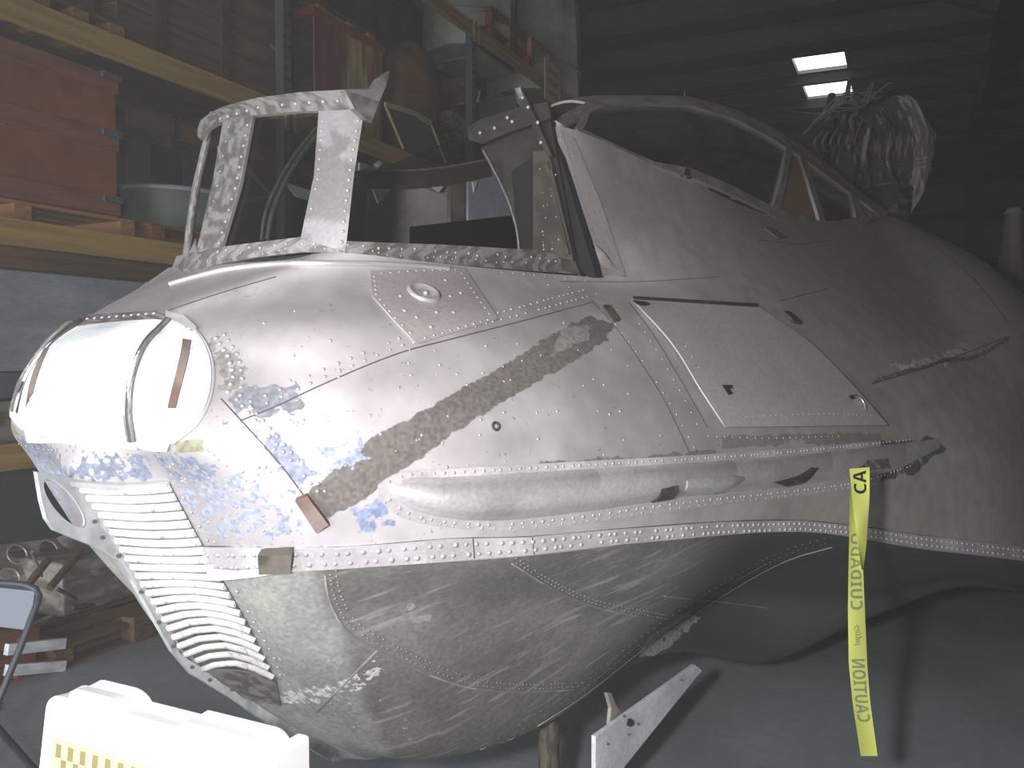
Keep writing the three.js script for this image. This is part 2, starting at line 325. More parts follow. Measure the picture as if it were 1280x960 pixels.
// ------------------------------------------------------------------ the hangar shell
const RA = Math.atan(495 / FOC), RD = V3(Math.sin(RA), 0, -Math.cos(RA)), RM = V3(Math.cos(RA), 0, Math.sin(RA));   // along the rack, and from the rack into the aisle
const hall = (a, y, m) => RD.clone().multiplyScalar(a).addScaledVector(RM, m).setY(y);     // along, height, across, from below the camera
const wallM = -6.3, rightM = 17, backA = 27.5, frontA = -2.6, roofY = 6.35;
function hallBox(a0, a1, y0, y1, m0, m1) {
  const g = new THREE.BoxGeometry(a1 - a0, y1 - y0, m1 - m0);
  g.applyMatrix4(new THREE.Matrix4().makeBasis(RD, V3(0, 1, 0), RM).setPosition(hall((a0 + a1) / 2, (y0 + y1) / 2, (m0 + m1) / 2))); return g;
}
{
  const concrete = tex(512, 512, (u, v) => { const n = fbm(u * 6, v * 6, 2, 5), f = vn(u * 200, v * 200, 1); return shade([140, 146, 146], 0.78 + 0.34 * n + 0.06 * f); }, 1);
  concrete.repeat.set(8, 6);
  const roofTex = blotch([122, 122, 118], [104, 104, 100], 5, 101), wallTex = blotch([92, 94, 92], [76, 78, 78], 4, 103); roofTex.repeat.set(6, 6); wallTex.repeat.set(5, 2);
  struct('floor', hallBox(frontA, backA, -0.2, 0, wallM, rightM), std(0xffffff, 0.6, 0, { map: concrete }));
  struct('trim_1', hallBox(1.2, 9, 0.0005, 0.002, 4.05, 4.062), std(0x6a7276, 0.7));     // saw cut across the slab
  const roof = std(0xffffff, 0.8, 0.1, { map: roofTex }), wall = std(0xffffff, 0.8, 0.05, { map: wallTex });
  // roof with two skylight openings closed by glowing sheets
  const k0 = hall(0, 0, 0), skyA = [[14.5, 15.8], [16.05, 17.45]];
  const mAt = (px, a) => { const r = V3((px - 640) / FOC, 0, -1); return r.dot(RM) / r.dot(RD) * a; };
  const strips = [[frontA, skyA[0][0]], [skyA[0][1], skyA[1][0]], [skyA[1][1], backA]].map(([a, b]) => hallBox(a, b, roofY, roofY + 0.15, wallM, rightM));
  const skyM = [mAt(984, 14.7), mAt(1049, 14.7)];
  for (const [a, b] of skyA) { strips.push(hallBox(a, b, roofY, roofY + 0.15, wallM, skyM[0]), hallBox(a, b, roofY, roofY + 0.15, skyM[1], rightM)); }
  struct('ceiling', strips, roof);
  skyA.forEach(([a, b], i) => {
    const w = struct('window_' + (i + 1), hallBox(a, b, roofY + 0.06, roofY + 0.1, skyM[0], skyM[1]), std(0xffffff, 0.5, 0, { emissive: new THREE.Color(0.95, 1, 0.98), emissiveIntensity: 2.2 }));
    const l = new THREE.RectAreaLight(new THREE.Color(0.95, 1, 0.98), 2.2, b - a, skyM[1] - skyM[0]);
    l.position.copy(hall((a + b) / 2, roofY + 0.04, (skyM[0] + skyM[1]) / 2)); l.lookAt(l.position.clone().add(V3(0, -1, 0))); scene.add(l);
    struct('window_frame', [hallBox(a, b, roofY - 0.02, roofY + 0.06, skyM[0] - 0.05, skyM[0]), hallBox(a, b, roofY - 0.02, roofY + 0.06, skyM[1], skyM[1] + 0.05)], M.wire, w);
  });
  struct('wall_left', hallBox(frontA, backA, 0, roofY, wallM - 0.15, wallM), wall);
  struct('wall_right', hallBox(frontA, backA, 0, roofY, rightM, rightM + 0.15), wall);
  struct('wall_back', hallBox(backA, backA + 0.15, 0, roofY, wallM, rightM), wall);
  // front wall, with the open door behind the camera
  const dm0 = -5.6, dm1 = -0.6, dH = 2.7;
  struct('wall_front', [hallBox(frontA - 0.15, frontA, 0, roofY, dm1, rightM), hallBox(frontA - 0.15, frontA, dH, roofY, dm0, dm1), hallBox(frontA - 0.15, frontA, 0, roofY, wallM, dm0)], wall);
  struct('door_1', [hallBox(frontA - 0.08, frontA + 0.02, 0, dH, dm0 - 0.1, dm0), hallBox(frontA - 0.08, frontA + 0.02, 0, dH, dm1, dm1 + 0.1), hallBox(frontA - 0.08, frontA + 0.02, dH, dH + 0.1, dm0 - 0.1, dm1 + 0.1)], M.purlin);
  struct('ground', hallBox(frontA - 14, frontA, -0.2, 0, -12, 8), std(0x8a8c88, 0.9));
  // daylight in the open doorway
  const dl = new THREE.RectAreaLight(new THREE.Color(0.93, 0.97, 1.0), 7.5, dm1 - dm0, dH);
  dl.position.copy(hall(frontA + 0.05, dH / 2, (dm0 + dm1) / 2)); dl.lookAt(dl.position.clone().add(RD)); scene.add(dl);
  // purlins, rafter and post
  const prl = new THREE.Group(); prl.name = 'beam_roof'; prl.userData.kind = 'structure'; scene.add(prl);
  for (let k = 0; k < 12; k++) { const a = 9.71 + k * 1.55; struct('purlin', hallBox(a - 0.05, a + 0.05, roofY - 0.17, roofY, wallM, rightM), M.purlin, prl); }
  const mr = mAt(1240, 15.2) * 0 + 1.7 * 0 + (() => { const q = at(1250, 48, 12.9); return q.dot(RM); })();
  struct('rafter', hallBox(4, 20, roofY - 0.6, roofY - 0.17, mr - 0.12, mr + 0.12), M.purlin, prl);
  struct('column_1', hallBox(19.8, 20.1, 0, roofY - 0.27, mr - 0.15, mr + 0.15), M.purlin);
  for (const a of [12.5, 14.1, 15.6, 17.2]) struct('brace', rod(hall(a, roofY - 0.25, mr - 0.9), hall(a + 0.1, roofY - 0.6, mr - 0.1), 0.03, 6), M.purlin, prl);
  // girts and a header on the far wall
  for (const y of [1.2, 2.6, 4.0, 5.3]) struct('girt', hallBox(backA - 0.2, backA, y, y + 0.2, wallM, rightM), M.purlin, prl);
}

// ------------------------------------------------------------------ the aircraft: control tables of the hull
const ctl = (q) => (Array.isArray(q) ? P(q[0], q[1], q[2] < 0 ? { s: -q[2] } : { t: q[2] }) : STY(q.s, q.t, q.y));   // third number: t, or -s
const UP = [
  // C0            C1              C2              C3              C4              C5               C6               C7                C8                C9                 C10
  [null, null, null, null, null, [690, 158, 0.40], [860, 226, 0.46], [975, 272, -2.91], [1085, 277, -4.4], [1122, 272, -5.2], [1150, 290, -7]],
  [null, null, null, null, null, [715, 250, 0.45], [880, 290, 0.56], [1010, 320, -2.7], [1120, 322, -4.0], [1175, 298, -5.0], [1200, 318, -6.6]],
  [[275, 331, 0], [370, 320, 0.2], [430, 316, 0.33], [540, 328, 0.40], [640, 338, 0.45], [748, 346, 0.52], [900, 350, 0.68], [1045, 370, -2.5], [1165, 380, -3.6], [1230, 330, -4.8], [1255, 352, -6.3]],
  [[150, 398, 0], [200, 394, 0.14], [238, 402, 0.19], [400, 395, 0.43], [570, 395, 0.55], [765, 395, 0.66], [925, 405, 0.8], [1080, 425, -2.35], [1205, 435, -3.3], [1285, 380, -4.6], [1310, 410, -6.1]],
  [[86, 475, 0], [168, 475, 0.2], [266, 468, 0.315], [420, 470, 0.5], [600, 460, 0.62], [790, 455, 0.76], [955, 465, 0.9], [1105, 480, -2.25], [1235, 490, -3.1], [1325, 450, -4.4], [1350, 470, -6]],
  [[92, 548, 0], [174, 552, 0.2], [262, 548, 0.375], [435, 545, 0.54], [620, 530, 0.68], [810, 525, 0.83], [975, 530, 0.97], [1130, 540, -2.2], [1260, 550, -3.0], [1350, 540, -4.3], [1385, 550, -6]],
  [[88, 600, 0], [210, 605, 0.2], [300, 615, 0.39], [450, 625, 0.55], [640, 610, 0.7], [830, 598, 0.86], [995, 592, 1.0], [1145, 606, -2.2], [1275, 615, -3], [1365, 620, -4.2], [1405, 625, -6]],
  [[150, 700, 0], [265, 718, 0.2], [340, 715, 0.37], [480, 707, 0.54], [660, 695, 0.7], [850, 673, 0.86], [1010, 665, 1.0], [1150, 686, -2.25], [1285, 703, -3.0], [1375, 725, -4.2], [1420, 700, -6]],
].map((r) => r.map((q) => q && ctl(q)));
for (let c = 0; c < 5; c++) for (const r of [1, 0]) UP[r][c] = UP[r + 1][c].clone().multiplyScalar(2).sub(UP[r + 2][c]);
const LO = [
  UP[7],
  [[215, 802, 0], [312, 792, 0.17], [372, 797, 0.31], [505, 790, 0.45], [690, 775, 0.58], [850, 745, 0.74], [965, 706, 0.78], [1100, 705, -2.5], [1235, 713, -3.1], [1350, 735, -4.3], [1410, 705, -6.1]],
  [[330, 888, 0], [385, 908, 0.09], [440, 926, 0.2], [545, 945, 0.3], [690, 900, 0.42], [800, 815, 0.45], [905, 746, 0.5], [1070, 745, -2.8], [1205, 722, -3.4], [1330, 738, -4.5], [1400, 706, -6.2]],
  [[410, 932, 0], [430, 940, 0.04], [470, 948, 0.1], { s: 0.9, t: 0.12, y: -1.1 }, { s: 1.2, t: 0.2, y: -1.08 }, { s: 1.85, t: 0.42, y: -1.07 }, [965, 826, 0.6], [1078, 772, -3.0], [1185, 733, -3.6], [1320, 740, -4.6], [1395, 707, -6.3]],
  [{ s: 0.66, t: 0, y: -1.12 }, { s: 0.68, t: 0, y: -1.13 }, { s: 0.78, t: 0, y: -1.14 }, { s: 0.95, t: 0, y: -1.14 }, { s: 1.25, t: 0, y: -1.12 }, { s: 1.9, t: 0, y: -1.12 }, { s: 2.6, t: 0, y: -1.25 }, { s: 3.2, t: 0, y: -1.25 }, { s: 3.8, t: 0, y: -1.2 }, { s: 4.8, t: 0, y: -1.2 }, { s: 6.4, t: 0, y: -1.2 }],
].map((r, i) => (i ? r.map(ctl) : r));
const upF = netSurface(UP, true), loF = netSurface(LO, true);
const upper = new Surf(upF, 0, 10, 0, 7, 200, 126, (u, v) => v < 2 && u < 5);
const belly = new Surf(loF, 0, 10, 0, 4, 200, 72);
const upperX = new Surf(upF, -3, 10, 0, 7, 260, 126, (u, v) => v < 2 && u < 5), bellyX = new Surf(loF, -3, 10, 0, 4, 260, 72);   // both with the far side of the nose, for looking places up
const hull = finder(upperX, bellyX), upFind = finder(upperX), loFind = finder(bellyX);

// paint of the two skins: colour and roughness laid out in the skins' own u, v
function paint(surf, f, W, H, base, marks) {
  const GX = 160, GY = 80, pos = []; for (let j = 0; j <= GY; j++) for (let i = 0; i <= GX; i++) pos.push(f(mix(surf.u0, surf.u1, i / GX), mix(surf.v0, surf.v1, j / GY)));
  const col = new Uint8Array(W * H * 4), rgh = new Uint8Array(W * H * 4);
  const ms = marks.map((m) => ({ ...m, poly: m.px.map(([x, y]) => { const h = surf.find(x, y) || surf.nearest(x, y); return [(h.u - surf.u0) / (surf.u1 - surf.u0) * W, (h.v - surf.v0) / (surf.v1 - surf.v0) * H]; }) }));
  ms.forEach((m) => { m.x0 = Math.min(...m.poly.map((q) => q[0])) - 12; m.x1 = Math.max(...m.poly.map((q) => q[0])) + 12; m.y0 = Math.min(...m.poly.map((q) => q[1])) - 12; m.y1 = Math.max(...m.poly.map((q) => q[1])) + 12; });
  for (let j = 0; j < H; j++) for (let i = 0; i < W; i++) {
    const gx = i / W * GX, gy = j / H * GY, a = Math.floor(gx), b = Math.floor(gy), fx = gx - a, fy = gy - b, k = b * (GX + 1) + a;
    const A = pos[k], B = pos[k + 1], C = pos[k + GX + 1], D = pos[k + GX + 2];
    const x = mix(mix(A.x, B.x, fx), mix(C.x, D.x, fx), fy), y = mix(mix(A.y, B.y, fx), mix(C.y, D.y, fx), fy), z = mix(mix(A.z, B.z, fx), mix(C.z, D.z, fx), fy);
    let [c, r] = base(x, y, z, i / W * (surf.u1 - surf.u0) + surf.u0, j / H * (surf.v1 - surf.v0) + surf.v0);
    for (const m of ms) {
      if (i < m.x0 || i > m.x1 || j < m.y0 || j > m.y1) continue;
      let ins = false, d = 1e9; const p = m.poly;
      for (let q = 0, w = p.length - 1; q < p.length; w = q++) {
        const [x1, y1] = p[q], [x2, y2] = p[w];
        if ((y1 > j) !== (y2 > j) && i < (x2 - x1) * (j - y1) / (y2 - y1) + x1) ins = !ins;
        const dx = x2 - x1, dy = y2 - y1, t = clamp(((i - x1) * dx + (j - y1) * dy) / (dx * dx + dy * dy || 1)); d = Math.min(d, Math.hypot(i - x1 - t * dx, j - y1 - t * dy));
      }
      const sd = (ins ? d : -d) / (m.edge ?? 6), n = fbm(x * (m.f ?? 40), y * (m.f ?? 40), z * (m.f ?? 40), 4) - 0.5;
      const cov = clamp((clamp(sd, -1, m.cap ?? 1) + n * (m.rough ?? 3) + (m.bias ?? 0)) * 2.5) * (m.op ?? 1);
      if (cov > 0) { const g = 0.85 + 0.3 * vn(x * 160, y * 160, z * 160); c = lerpc(c, shade(m.c, g), cov); r = mix(r, m.r ?? 0.8, cov); }
    }
    const o = (j * W + i) * 4; for (let q = 0; q < 3; q++) col[o + q] = clamp(c[q], 0, 255); col[o + 3] = 255; rgh[o] = rgh[o + 1] = rgh[o + 2] = clamp(r * 255, 0, 255); rgh[o + 3] = 255;
  }
  const mkT = (d, s) => { const t = new THREE.DataTexture(d, W, H); t.magFilter = t.minFilter = THREE.LinearFilter; t.wrapS = t.wrapT = THREE.ClampToEdgeWrapping; if (s) t.colorSpace = THREE.SRGBColorSpace; t.needsUpdate = true; return t; };
  return new THREE.MeshStandardMaterial({ map: mkT(col, true), roughnessMap: mkT(rgh, false), roughness: 1, metalness: 0.3, side: THREE.DoubleSide });
}
const BL = [122, 129, 145], PRIMER = [104, 98, 94];
const upMat = paint(upper, upF, 2048, 1024, (x, y, z, u, v) => {
  const n = fbm(x * 3, y * 3, z * 3, 4), f = fbm(x * 22, y * 22, z * 22, 3), sp = vn(x * 150, y * 150, z * 150);
  let c = lerpc([182, 176, 178], [154, 148, 148], sst(0.35, 0.7, n)); c = shade(c, 0.92 + 0.16 * f);
  if (u > 5) c = lerpc(c, shade([162, 160, 150], 0.9 + 0.2 * f), sst(5.2, 6.4, u) * 0.9);          // the aft panels keep an older grey-green paint
  if (sp > 0.93) c = shade(c, 0.78);
  return [c, 0.42 + 0.18 * n];
}, [
  { px: [[735, 395], [765, 405], [758, 424], [700, 460], [640, 495], [560, 545], [500, 590], [440, 632], [400, 652], [378, 628], [430, 575], [470, 545], [560, 497], [600, 475], [660, 438]], c: PRIMER, r: 0.85, edge: 7, rough: 2.2, bias: 0.35, f: 50 },
  { px: [[700, 410], [735, 405], [740, 425], [690, 445]], c: [150, 143, 140], r: 0.6, edge: 10, op: 0.8, rough: 2 },
  { px: [[50, 556], [185, 566], [190, 600], [90, 598]], c: BL, edge: 9, rough: 8, bias: -0.5, f: 80 },
  { px: [[192, 566], [275, 575], [272, 604], [210, 598]], c: BL, edge: 9, rough: 7, bias: -0.2, f: 80 },
  { px: [[200, 598], [300, 590], [390, 665], [300, 690], [250, 660]], c: [144, 150, 166], edge: 14, rough: 9, bias: -0.9, f: 85 },
  { px: [[285, 480], [378, 480], [380, 505], [330, 525], [280, 500]], c: [116, 118, 126], edge: 8, rough: 6, bias: -0.15, f: 50 },
  { px: [[318, 535], [345, 530], [395, 590], [380, 618], [335, 570]], c: [128, 132, 150], edge: 7, rough: 6, bias: -0.3, f: 75 },
  { px: [[400, 560], [450, 545], [458, 572], [410, 590]], c: [140, 148, 172], edge: 6, rough: 6, bias: -0.3, f: 75 },
  { px: [[435, 635], [475, 622], [492, 655], [450, 665]], c: [132, 140, 166], edge: 6, rough: 6, bias: -0.3, f: 75 },
  { px: [[262, 420], [300, 440], [300, 480], [272, 490], [265, 450]], c: [120, 116, 112], edge: 8, rough: 6, bias: -0.1, f: 60 },
  { px: [[210, 552], [260, 545], [255, 565], [215, 568]], c: [132, 130, 110], edge: 8, rough: 4, bias: -0.2, f: 30 },
  { px: [[470, 606], [500, 606], [500, 630], [470, 630]], c: [140, 146, 170], edge: 6, rough: 5, f: 60 },
  { px: [[620, 590], [680, 575], [800, 570], [900, 560], [900, 572], [620, 600]], c: [118, 112, 108], edge: 5, rough: 5, bias: -0.3, f: 30 },
  { px: [[900, 545], [1100, 540], [1100, 556], [900, 562]], c: [84, 82, 78], edge: 6, rough: 4, bias: -0.3, f: 24, op: 0.4 },
  { px: [[1100, 552], [1172, 545], [1180, 560], [1150, 590], [1060, 610], [1100, 595]], c: [64, 64, 62], edge: 7, rough: 4, bias: -0.2, f: 20, op: 0.8 },
  { px: [[1110, 455], [1200, 425], [1220, 435], [1130, 465]], c: [190, 188, 180], edge: 5, rough: 8, bias: -0.75, f: 60 },
  { px: [[1090, 474], [1180, 446], [1262, 418], [1262, 424], [1180, 453], [1090, 481]], c: [104, 102, 96], edge: 4, rough: 4, bias: -0.3, f: 60 },
]);
const loMat = paint(belly, loF, 2048, 1024, (x, y, z, u, v) => {
  const n = fbm(x * 4, y * 4, z * 4, 4), q = (x * 0.55 - z * 0.45) * 3, w = (y * 1.0 + (x * 0.45 - z * 0.4) * -0.62);
  const st = fbm(q * 4 + 5, w * 60, n * 2, 3), sp = vn(x * 130, y * 130, z * 130);
  let c = shade(lerpc([138, 136, 133], [106, 105, 103], sst(0.3, 0.7, n)), 0.9 + 0.2 * sp);
  c = lerpc(c, [184, 182, 176], sst(0.58, 0.74, st) * 0.5 * sst(0.35, 0.6, fbm(x * 5, y * 5, z * 5 + 9, 3)));
  c = lerpc(c, shade([66, 72, 66], 0.85 + 0.3 * n), sst(4.9, 5.6, u + 0.25 * v) * 0.85);                 // the aft belly keeps its dark green paint
  const bare = 1 - sst(2.35, 2.6, u + 0.12 * (n - 0.5));
  c = lerpc(c, shade(lerpc([184, 184, 182], [150, 150, 146], sst(0.35, 0.65, n)), 0.9 + 0.2 * sp), bare);
  return [c, 0.5 + 0.2 * n];
}, [
  { px: [[300, 735], [360, 735], [360, 790], [330, 780]], op: 0.45, c: [160, 158, 146], edge: 10, rough: 4, bias: -0.5, f: 20 },
  { px: [[345, 865], [420, 855], [470, 830], [480, 840], [420, 875], [350, 880]], c: [205, 205, 202], edge: 5, rough: 8, bias: -0.8, f: 70 },
  { px: [[810, 795], [860, 765], [875, 772], [815, 820]], c: [150, 148, 140], edge: 6, rough: 5, f: 40 },
  { px: [[490, 745], [540, 770], [545, 785], [500, 775]], c: [150, 148, 142], edge: 6, rough: 7, bias: -0.5, f: 50 },
]);

// ------------------------------------------------------------------ the aircraft as one thing
const jet = thing('aircraft_fuselage', 'long silver-grey riveted wreck of an aircraft nose with an open windscreen frame', 'aircraft', STY(1.2, 0, -EYE)); jet.worldBuilt = true;
const skin = part(jet, 'upper_skin', [upper.geo, mirrorG(upper.geo)], upMat);
const keelSkin = part(jet, 'belly_skin', [belly.geo, mirrorG(belly.geo)], loMat, 'dark scuffed belly skin below the chine');
{ // dorsal deck behind the canopy
  const hi = [], lo = [], nu = 20, nv = 12;
  for (let j = 0; j <= nv; j++) for (let i = 0; i <= nu; i++) { const p = upF(mix(7.4, 10, i / nu), 0), m = mirrorP(p), q = p.clone().lerp(m, j / nv); q.y += 0.1 * (1 - (2 * j / nv - 1) ** 2); hi.push(q); lo.push(q.clone().add(V3(0, -0.01, 0))); }
  part(skin, 'dorsal_panel', slab(hi, lo, nu, nv), M.hatch);
}
const seamW = 0.0028, seams = [];
const seam = (path, w = seamW, f = hull) => seams.push(ribbon(f, path.length > 2 ? smooth(path, 24) : path, w, -0.0006, 0.0012, 30));
seam([[300, 526], [345, 508], [400, 482], [500, 441], [560, 425], [650, 402], [740, 378]]);
seam([[276, 498], [310, 535], [350, 580], [392, 636]]);
seam([[200, 392], [240, 378], [290, 362], [345, 346]]);
seam([[738, 374], [770, 410], [800, 452], [830, 500], [862, 566]]);
seam([[786, 378], [812, 412], [845, 465], [884, 534]]);
seam([[255, 683], [340, 684], [420, 684], [480, 680], [560, 673], [660, 671], [760, 662], [900, 652], [1000, 650], [1060, 656], [1150, 669], [1270, 684]], 0.0022);
seam([[1090, 480], [1170, 455], [1260, 421]], 0.004);
seam([[975, 376], [1035, 361]]);
seam([[1108, 274], [1160, 302], [1220, 352], [1262, 405]], 0.006);
seam([[700, 352], [800, 352], [900, 346]], 0.002);
seam([[950, 300], [1000, 305], [1040, 300]], 0.002);
part(jet, 'panel_seam', seams, M.seam);
const bseams = [];
const bs = (path, w = 0.004, f = loFind) => bseams.push(ribbon(f, path, w, 0.0002, 0.0022, 26));
const sA = smooth([[406, 718], [410, 745], [430, 785], [472, 812], [520, 836], [580, 858], [640, 865], [715, 862]], 30), sA2 = smooth([[640, 704], [690, 735], [740, 757], [828, 776]]), sA3 = [[472, 812], [435, 850], [396, 890]];
const sB = smooth([[608, 950], [660, 915], [727, 872], [809, 808], [905, 744], [985, 700], [1040, 684]], 30);
bs(sA); bs(sA2); bs(sA3); bs(sB, 0.006); bs([[830, 745], [900, 752], [960, 760]], 0.003);
part(keelSkin, 'panel_seam', bseams, M.junk);

// chine strip
const chTop = [[252, 683], [340, 684], [420, 684], [480, 680], [560, 673], [660, 671], [760, 662], [900, 652], [1000, 650], [1060, 656], [1150, 669], [1278, 684]];
const chBot = [[262, 719], [340, 714], [420, 710], [480, 706], [560, 701], [660, 693], [760, 681], [900, 669], [1000, 664], [1060, 668], [1150, 684], [1278, 700]];
const chine = part(jet, 'chine_strip', ruled(upFind, chTop, chBot, 80, 4, 0.0008, 0.004), M.skinBare, 'pale strip with two rows of rivets along the chine');
part(chine, 'torn_edge', ruled(upFind, [[268, 704], [300, 708], [340, 706], [362, 702]], [[262, 720], [300, 719], [340, 714], [362, 711]], 8, 2, (u) => 0.006 + 0.012 * (1 - u), 0.002), M.white);
{
  const m = (k) => chTop.map((q, i) => [mix(q[0], chBot[i][0], k), mix(q[1], chBot[i][1], k)]);
  rivets(upFind, m(0.27), 0.027, 0.0058, 0.0046, 0.03); rivets(upFind, m(0.74), 0.027, 0.0058, 0.0046, 0.03);
}
for (const q of [[[664, 671], [666, 692]], [[590, 672], [592, 697]]]) part(chine, 'joint_line', ribbon(upFind, q, 0.0026, 0.0042, 0.0012, 4), M.seam);

// nose cover: the bulged white sheet over the nose opening, with end caps
const drumL = smooth([[99, 411], [62, 440], [32, 484], [19, 520], [32, 536]], 16), groove = smooth([[210, 402], [186, 432], [171, 475], [168, 515], [173, 549]], 16), capR = smooth([[214, 400], [243, 413], [262, 445], [263, 490], [245, 530], [214, 555]], 16);
const cover = part(jet, 'nose_cover', ruled(upFind, drumL, groove, 24, 24, 0.001, (u, v) => 0.004 + 0.022 * Math.sqrt(Math.sin(Math.PI * clamp(u, 0.02, 0.98))) * Math.sin(Math.PI * clamp(v, 0.06, 0.94)) ** 0.4), M.white, 'bulged white sheet closing the nose opening');
part(cover, 'end_cap', ruled(upFind, groove, capR, 20, 14, 0.001, (u, v) => 0.004 + 0.012 * Math.sin(Math.PI * clamp(v * 0.9 + 0.08)) * Math.sin(Math.PI * clamp(u, 0.05, 0.95)) ** 0.5), M.white);
const gr3 = groove.map(([x, y]) => { const h = upFind(x, y); return h.p.clone().addScaledVector(h.n, 0.012); });
part(cover, 'groove_rim', [tube(gr3, 0.0045, 30, 6), tube(gr3.map((p) => p.clone().addScaledVector(NX, -0.014)), 0.006, 30, 6)], M.frame);
part(cover, 'groove', tube(gr3.map((p) => p.clone().addScaledVector(NX, -0.006)), 0.0065, 30, 6), M.seam);
const farRim = (dx, up, r, m) => part(cover, 'far_rim', tube(smooth([[99, 404], [66, 434], [36, 478], [24, 514]], 16).map(([x, y]) => { const h = upFind(x + dx, y); return h.p.clone().addScaledVector(h.n, up); }), r, 30, 6), m);
farRim(0, 0.016, 0.005, M.frame); farRim(6, 0.011, 0.006, M.frameDark);
part(cover, 'near_rim', tube(capR.map(([x, y]) => { const h = upFind(x + 2, y); return h.p.clone().addScaledVector(h.n, 0.001); }), 0.003, 30, 6), M.skinBare);
part(cover, 'lower_flange', ruled(upFind, [[33, 534], [100, 541], [174, 545]], [[36, 551], [100, 556], [174, 560]], 16, 3, 0.002, 0.004), M.white);
part(cover, 'corner_flange', ruled(upFind, [[178, 546], [200, 545], [216, 543]], [[176, 558], [195, 562], [212, 562]], 6, 3, 0.003, 0.004), M.white);
const topFl = part(cover, 'top_flange', ruled(upFind, [[80, 411], [100, 398], [150, 395], [207, 391]], [[92, 418], [104, 410], [150, 407], [207, 403]], 18, 3, 0.003, 0.005), M.frame);
part(cover, 'top_clip', ruled(upFind, [[208, 391], [230, 396], [248, 412]], [[206, 402], [226, 408], [244, 416]], 6, 3, 0.002, 0.006), M.skinBare);
part(cover, 'slot', ruled(upFind, [[231, 430], [242, 431]], [[215, 513], [225, 514]], 2, 8, (u, v) => 0.0135 + 0.005 * Math.sin(Math.PI * v), 0.002), M.rust, 'brown rusty slot in the near end cap');
part(cover, 'slot', ruled(upFind, [[64, 440], [69, 440]], [[42, 510], [51, 508]], 2, 8, (u, v) => 0.015 + 0.006 * Math.sin(Math.PI * v), 0.002), M.rust, 'narrow brown slot in the far end cap');
for (let k = 0; k < 10; k++) { const h = upFind(112 + k * 9.2, 402 - k * 0.7); RIV.push({ p: h.p.clone().addScaledVector(h.n, 0.008), n: h.n, r: 0.0045 }); }
for (let k = 0; k < 4; k++) { const h = upFind(222 + k * 6, 411 - k * 1.2 + k * k); RIV.push({ p: h.p.clone().addScaledVector(h.n, 0.006), n: h.n, r: 0.005 }); }
rivets(upFind, [[40, 543], [100, 549], [168, 553]], 0.03, 0.003, 0.005);
rivets(upFind, [[22, 555], [60, 562], [120, 566], [180, 568]], 0.03, 0.003, 0.001);

// slatted grille beside the keel
const gL = [[101, 606], [134, 652], [178, 726], [222, 800], [250, 843]], gR = [[212, 603], [236, 648], [275, 718], [312, 782], [345, 850]];
const grille = part(jet, 'grille_backing', ruled(hull, gL, gR, 24, 10, 0.0006, 0.0015), M.frameBrown);
{
  const N = 22, a = resample(gL, N), b = resample(gR, N);
  for (let k = 0; k < N; k++) {
    const f = (k + 0.5) / N, A = [mix(a[k][0], a[k + 1][0], 0.5), mix(a[k][1], a[k + 1][1], 0.5)], B = [mix(b[k][0], b[k + 1][0], 0.5), mix(b[k][1], b[k + 1][1], 0.5)];
    const bow = mix(3, -16, sst(0.3, 0.9, f)) , path = [0, 0.25, 0.5, 0.75, 1].map((t) => [mix(A[0], B[0], t), mix(A[1], B[1], t) + bow * Math.sin(Math.PI * t) * (f > 0.6 ? 1 - 0.2 * t : 1)]);
    const g = ribbon(hull, path, 0.0186, 0.003, 0.0025, 12, 0.0055);
    const uv = g.attributes.uv, du = rnd(); for (let i = 0; i < uv.count; i++) uv.setX(i, uv.getX(i) + du);
    part(grille, 'slat', g, M.slat);
  }
  part(grille, 'lower_lip', ruled(hull, [[246, 834], [300, 836], [346, 846]], [[268, 852], [310, 872], [352, 880]], 10, 3, 0.002, 0.004), M.frame);
  part(grille, 'top_lip', ruled(hull, [[92, 599], [150, 604], [212, 601]], [[94, 605], [150, 612], [214, 610]], 10, 2, 0.002, 0.008), M.skinBare);
  rivets(hull, [[224, 612], [262, 680], [300, 745], [345, 825], [352, 848]], 0.035, 0.0045, 0.001);
}
// keel plate with its towing hole
{
  const hole = []; for (let k = 0; k < 28; k++) { const a = k / 28 * Math.PI * 2, l = 38 * Math.cos(a), w = 14 * Math.sin(a), c = 0.64, s = 0.77; hole.push([79 + l * c - w * s, 629 + l * s + w * c]); }
  const out = [[44, 590], [92, 598], [118, 640], [150, 690], [190, 758], [224, 818], [262, 842], [345, 884], [420, 938], [412, 950], [352, 915], [325, 898], [288, 872], [238, 842], [214, 814], [190, 772], [164, 726], [150, 703], [128, 687], [90, 672], [66, 662], [56, 648], [50, 625]];
  const kp = part(jet, 'keel_plate', plateOn({ t: 0.006 }, out, 0.012, [hole]), M.keelPaint, 'thin pale keel plate with an oval hole');
  part(kp, 'hole_rim', tube(hole.map(([x, y]) => P(x, y, { t: 0.008 })), 0.0028, 60, 6, true), M.skinBare);
  part(kp, 'bolt', [[118, 652], [128, 672], [148, 695], [176, 740], [198, 778], [216, 808], [240, 834], [262, 850], [290, 862]].map(([x, y]) => rod(P(x, y, { t: 0.013 }), P(x, y, { t: 0.02 }), 0.0045, 8)), M.seam);
}
